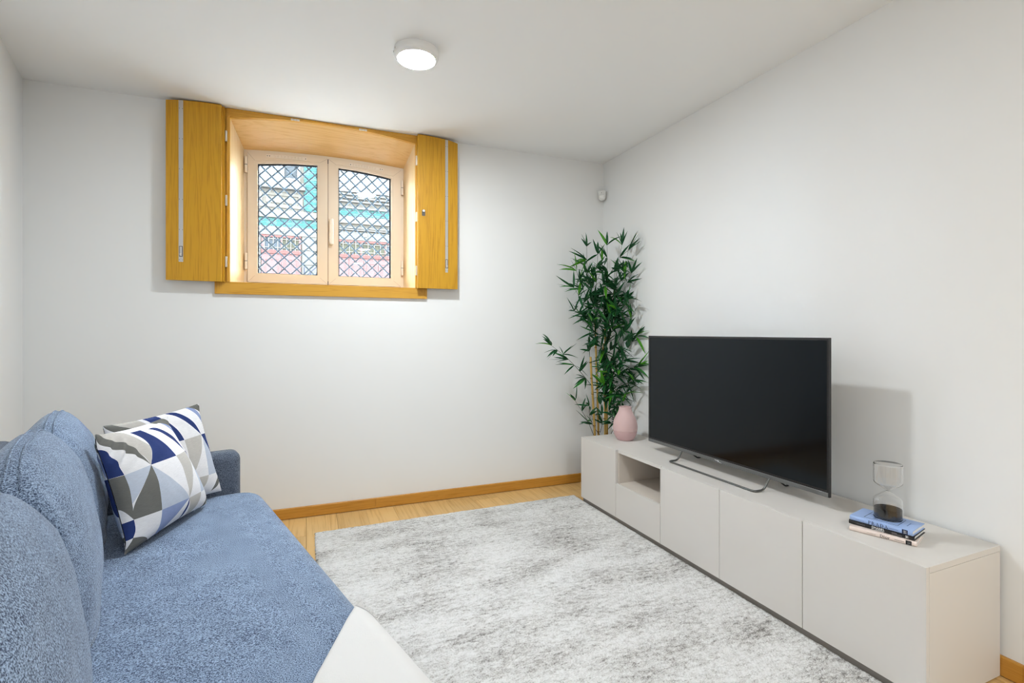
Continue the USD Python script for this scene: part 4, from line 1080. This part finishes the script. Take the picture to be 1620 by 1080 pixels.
# ------------------------------------------------------------------ rug
rx0, rx1, ry0, ry1 = 0.055, 1.893, 0.30, 3.295
nx, ny = 400, 640
X, Y = np.meshgrid(np.linspace(rx0, rx1, nx), np.linspace(ry0, ry1, ny), indexing='ij')
hz = 0.0125 + 0.0050 * (rng.random(X.shape) - 0.5) + 0.004 * (meshkit.fbm(np.stack([X * 30, Y * 30, 0 * X], -1), 2, 4) - 0.5)
edge = np.minimum(np.minimum(X - rx0, rx1 - X), np.minimum(Y - ry0, ry1 - Y))
hz *= np.clip(0.55 + edge / 0.012 * 0.45, 0.55, 1)
jx, jy = rng.normal(0, 0.0012, X.shape), rng.normal(0, 0.0012, X.shape)
Xj = np.clip(X + jx, rx0 - 0.002, rx1 + 0.001); Yj = Y + jy
far = (np.arange(ny) == ny - 1)[None, :]; Yj = Yj + far * rng.normal(0, 0.0018, X.shape)
lf = (np.arange(nx) == 0)[:, None]; Xj = Xj + lf * rng.normal(0, 0.0018, X.shape)
V = np.stack([Xj, Yj, hz], -1).reshape(-1, 3); f = grid_faces(nx, ny)
bd = [i * ny for i in range(nx)] + [(nx - 1) * ny + j for j in range(1, ny)] + [i * ny + ny - 1 for i in range(nx - 2, -1, -1)] + [j for j in range(ny - 2, 0, -1)]
foot = V[bd].copy(); foot[:, 2] = 0.0004; n0 = len(V)
ks = np.arange(len(bd)); k2 = (ks + 1) % len(bd); b0, b1 = np.array(bd), np.array(bd)[k2]
sk = np.vstack([np.stack([b0, n0 + ks, n0 + k2], 1), np.stack([b0, n0 + k2, b1], 1)])
rm = trimesh.Trimesh(np.vstack([V, foot]), np.vstack([f, sk]), process=False)
rg = thing('rug', 'large pale rug with worn grey mottling lying on the oak floor', 'rug', ((rx0 + rx1) / 2, (ry0 + ry1) / 2, 0))
part('pile', rm, 'rug_pile', rg, True)

# ------------------------------------------------------------------ across the street
FY = 14.0
fc = thing('street_facade', 'pale stone house front with teal glazed bricks and pink doors across the street', 'building', (0, FY, 1.35))
def fb(x0, x1, z0, z1, out, depth=0.25): return bx(x0, x1, FY - out, FY - out + depth + out * 0, z0, z1)
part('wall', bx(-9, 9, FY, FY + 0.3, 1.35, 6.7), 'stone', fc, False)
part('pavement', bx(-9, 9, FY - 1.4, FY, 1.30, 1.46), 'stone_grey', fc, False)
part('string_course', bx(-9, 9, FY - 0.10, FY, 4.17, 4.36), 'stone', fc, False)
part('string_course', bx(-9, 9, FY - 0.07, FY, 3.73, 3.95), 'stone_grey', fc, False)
for z0, z1, o in ((4.57, 4.62, 0.10), (4.74, 4.78, 0.12), (4.84, 4.88, 0.10), (4.94, 4.98, 0.08)):
    part('ledge', bx(0.62, 9, FY - o, FY, z0, z1), 'stone_grey', fc, False)
for z0, z1, o in ((4.04, 4.08, 0.09), (3.985, 4.02, 0.11)):
    part('moulding', bx(0.62, 9, FY - o, FY, z0, z1), 'stone_grey', fc, False)


def tiles(x0, x1, z0, z1, tw=0.235, tz=0.0625):
    A, Bm = [], []
    k = 0; z = z0
    while z < z1 - 0.01:
        x = x0 - (tw / 2 if k % 2 else 0)
        while x < x1:
            a, b = max(x + 0.006, x0), min(x + tw - 0.006, x1)
            if b - a > 0.02: (A if rng.random() < 0.75 else Bm).append(bx(a, b, FY - 0.030, FY - 0.004, z + 0.005, min(z + tz - 0.005, z1)))
            x += tw
        z += tz; k += 1
    part('tile_bed', bx(x0, x1, FY - 0.021, FY - 0.002, z0, z1), 'grout', fc, False)
    part('glazed_brick', cat(A), 'tile_teal', fc, False, kind='stuff'); part('glazed_brick', cat(Bm), 'tile_teal_pale', fc, False, kind='stuff')


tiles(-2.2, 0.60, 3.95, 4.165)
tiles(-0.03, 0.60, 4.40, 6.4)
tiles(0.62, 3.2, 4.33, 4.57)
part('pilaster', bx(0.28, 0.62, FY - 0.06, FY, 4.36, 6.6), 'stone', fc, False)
# upper left window with its stone ledge and panel
wn = part('upper_window', extrude(sbox(-1.16, 5.10, -0.12, 5.95).difference(sbox(-1.06, 5.17, -0.58, 5.85)).difference(sbox(-0.49, 5.20, -0.19, 5.85)), 0.12, lambda v: np.stack([v[:, 0], FY - v[:, 2], v[:, 1]], 1)), 'plaster_white', fc, False)
part('pane', bx(-0.49, -0.19, FY - 0.030, FY - 0.012, 5.20, 5.85), 'far_glass_grey', wn, False)
part('blind', bx(-1.06, -0.58, FY - 0.045, FY - 0.015, 5.17, 5.85), 'plaster_white', wn, False)
part('ledge', bx(-2.2, 0.0, FY - 0.20, FY, 4.90, 5.08), 'stone_grey', fc, False)
part('stone_panel', extrude(sbox(-1.10, 4.44, -0.06, 4.82).difference(sbox(-1.0, 4.51, -0.16, 4.75)), 0.035, lambda v: np.stack([v[:, 0], FY - v[:, 2], v[:, 1]], 1)), 'stone', fc, False)
part('stone_panel', bx(-0.92, -0.24, FY - 0.030, FY, 4.56, 4.70), 'stone', fc, False)
# roller shutters on the right
rs = part('roller_shutter', cat([bx(0.66, 3.3, FY - 0.09 - 0.004 * (k % 2), FY - 0.03, 5.02 + 0.05 * k, 5.066 + 0.05 * k) for k in range(26)]), 'roller_white', fc, False)
part('plaque', bx(-0.62, -0.51, FY - 0.09, FY - 0.066, 3.82, 3.90), 'bar_white', fc, False)
part('plaque', bx(1.44, 1.55, FY - 0.09, FY - 0.066, 3.83, 3.92), 'bar_white', fc, False)


def gate(x0, x1, leaves, panes):
    """A pink painted wooden door with a barred transom light above."""
    fx = lambda v: np.stack([v[:, 0], FY - v[:, 2], v[:, 1]], 1)
    fr = part('door_frame', extrude(sbox(x0, 1.46, x1, 3.72).difference(sbox(x0 + 0.05, 3.36, x1 - 0.05, 3.665)), 0.045, fx), 'door_red', fc, False)
    part('transom_rail', bx(x0, x1, FY - 0.10, FY - 0.045, 3.25, 3.33), 'door_red_deep', fc, False)
    part('transom_head', bx(x0, x1, FY - 0.075, FY - 0.045, 3.672, 3.72), 'door_red_deep', fc, False)
    wdt = (x1 - x0 - 0.1) / panes
    for i in range(panes):
        a = x0 + 0.05 + i * wdt
        part('pane', bx(a, a + wdt, FY - 0.020, FY - 0.004, 3.36, 3.665), 'far_glass_blue' if (i + (0 if x0 < 0 else 1)) % 3 == 0 else 'far_glass', fr, False)
        for k in (0.0, 0.25, 0.5, 0.75):
            xx = a + wdt * (k + 0.02)
            part('transom_bar', bx(xx, xx + 0.020, FY - 0.072, FY - 0.05, 3.33, 3.70), 'bar_white', fr, False)
        part('mullion', bx(a - 0.02, a + 0.02, FY - 0.050, FY - 0.02, 3.36, 3.665), 'door_red', fr, False)
    for z in (3.40, 3.62):
        part('transom_bar', bx(x0 + 0.02, x1 - 0.02, FY - 0.066, FY - 0.052, z, z + 0.018), 'bar_white', fr, False)
    lw_ = (x1 - x0) / leaves
    for i in range(leaves):
        a = x0 + i * lw_
        lf_ = part('door_leaf', bx(a + 0.006, a + lw_ - 0.006, FY - 0.062, FY - 0.045, 1.48, 3.245), 'door_red', fc, False)
        rg_ = sbox(a + 0.07, 1.70, a + lw_ - 0.07, 3.12)
        part('door_panel', extrude(rg_.difference(rg_.buffer(-0.022)), 0.014, lambda v: np.stack([v[:, 0], FY - 0.062 - v[:, 2], v[:, 1]], 1)), 'door_red', lf_, False)


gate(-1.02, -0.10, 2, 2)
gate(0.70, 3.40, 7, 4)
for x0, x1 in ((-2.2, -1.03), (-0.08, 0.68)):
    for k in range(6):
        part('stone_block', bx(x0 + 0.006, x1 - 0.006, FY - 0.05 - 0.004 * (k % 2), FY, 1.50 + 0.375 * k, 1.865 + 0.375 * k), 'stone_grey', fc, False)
rl = thing('street_railing', 'blue iron railing standing before the stone pier across the street', 'railing', (0.05, FY - 0.35, 1.46))
for x in (-0.02, 0.13, 0.28):
    part('post', tube([(x, FY - 0.35, 1.462), (x, FY - 0.35, 2.78 + 0.12 * (x < 0))], 0.012, 8), 'iron_blue', rl, 60)
for z0, z1 in ((2.60, 2.95), (2.40, 2.72), (2.2, 2.5)):
    part('rail', tube([(-0.06, FY - 0.35, z0), (0.30, FY - 0.35, z1)], 0.010, 8), 'iron_blue', rl, 60)
st_ = thing('street', 'grey street between the window and the house fronts opposite', 'street', (0, 8, 1.2), kind='structure')
part('roadway', bx(-12, 12, 4.05, FY + 0.2, 1.10, 1.32), 'asphalt', st_, False)
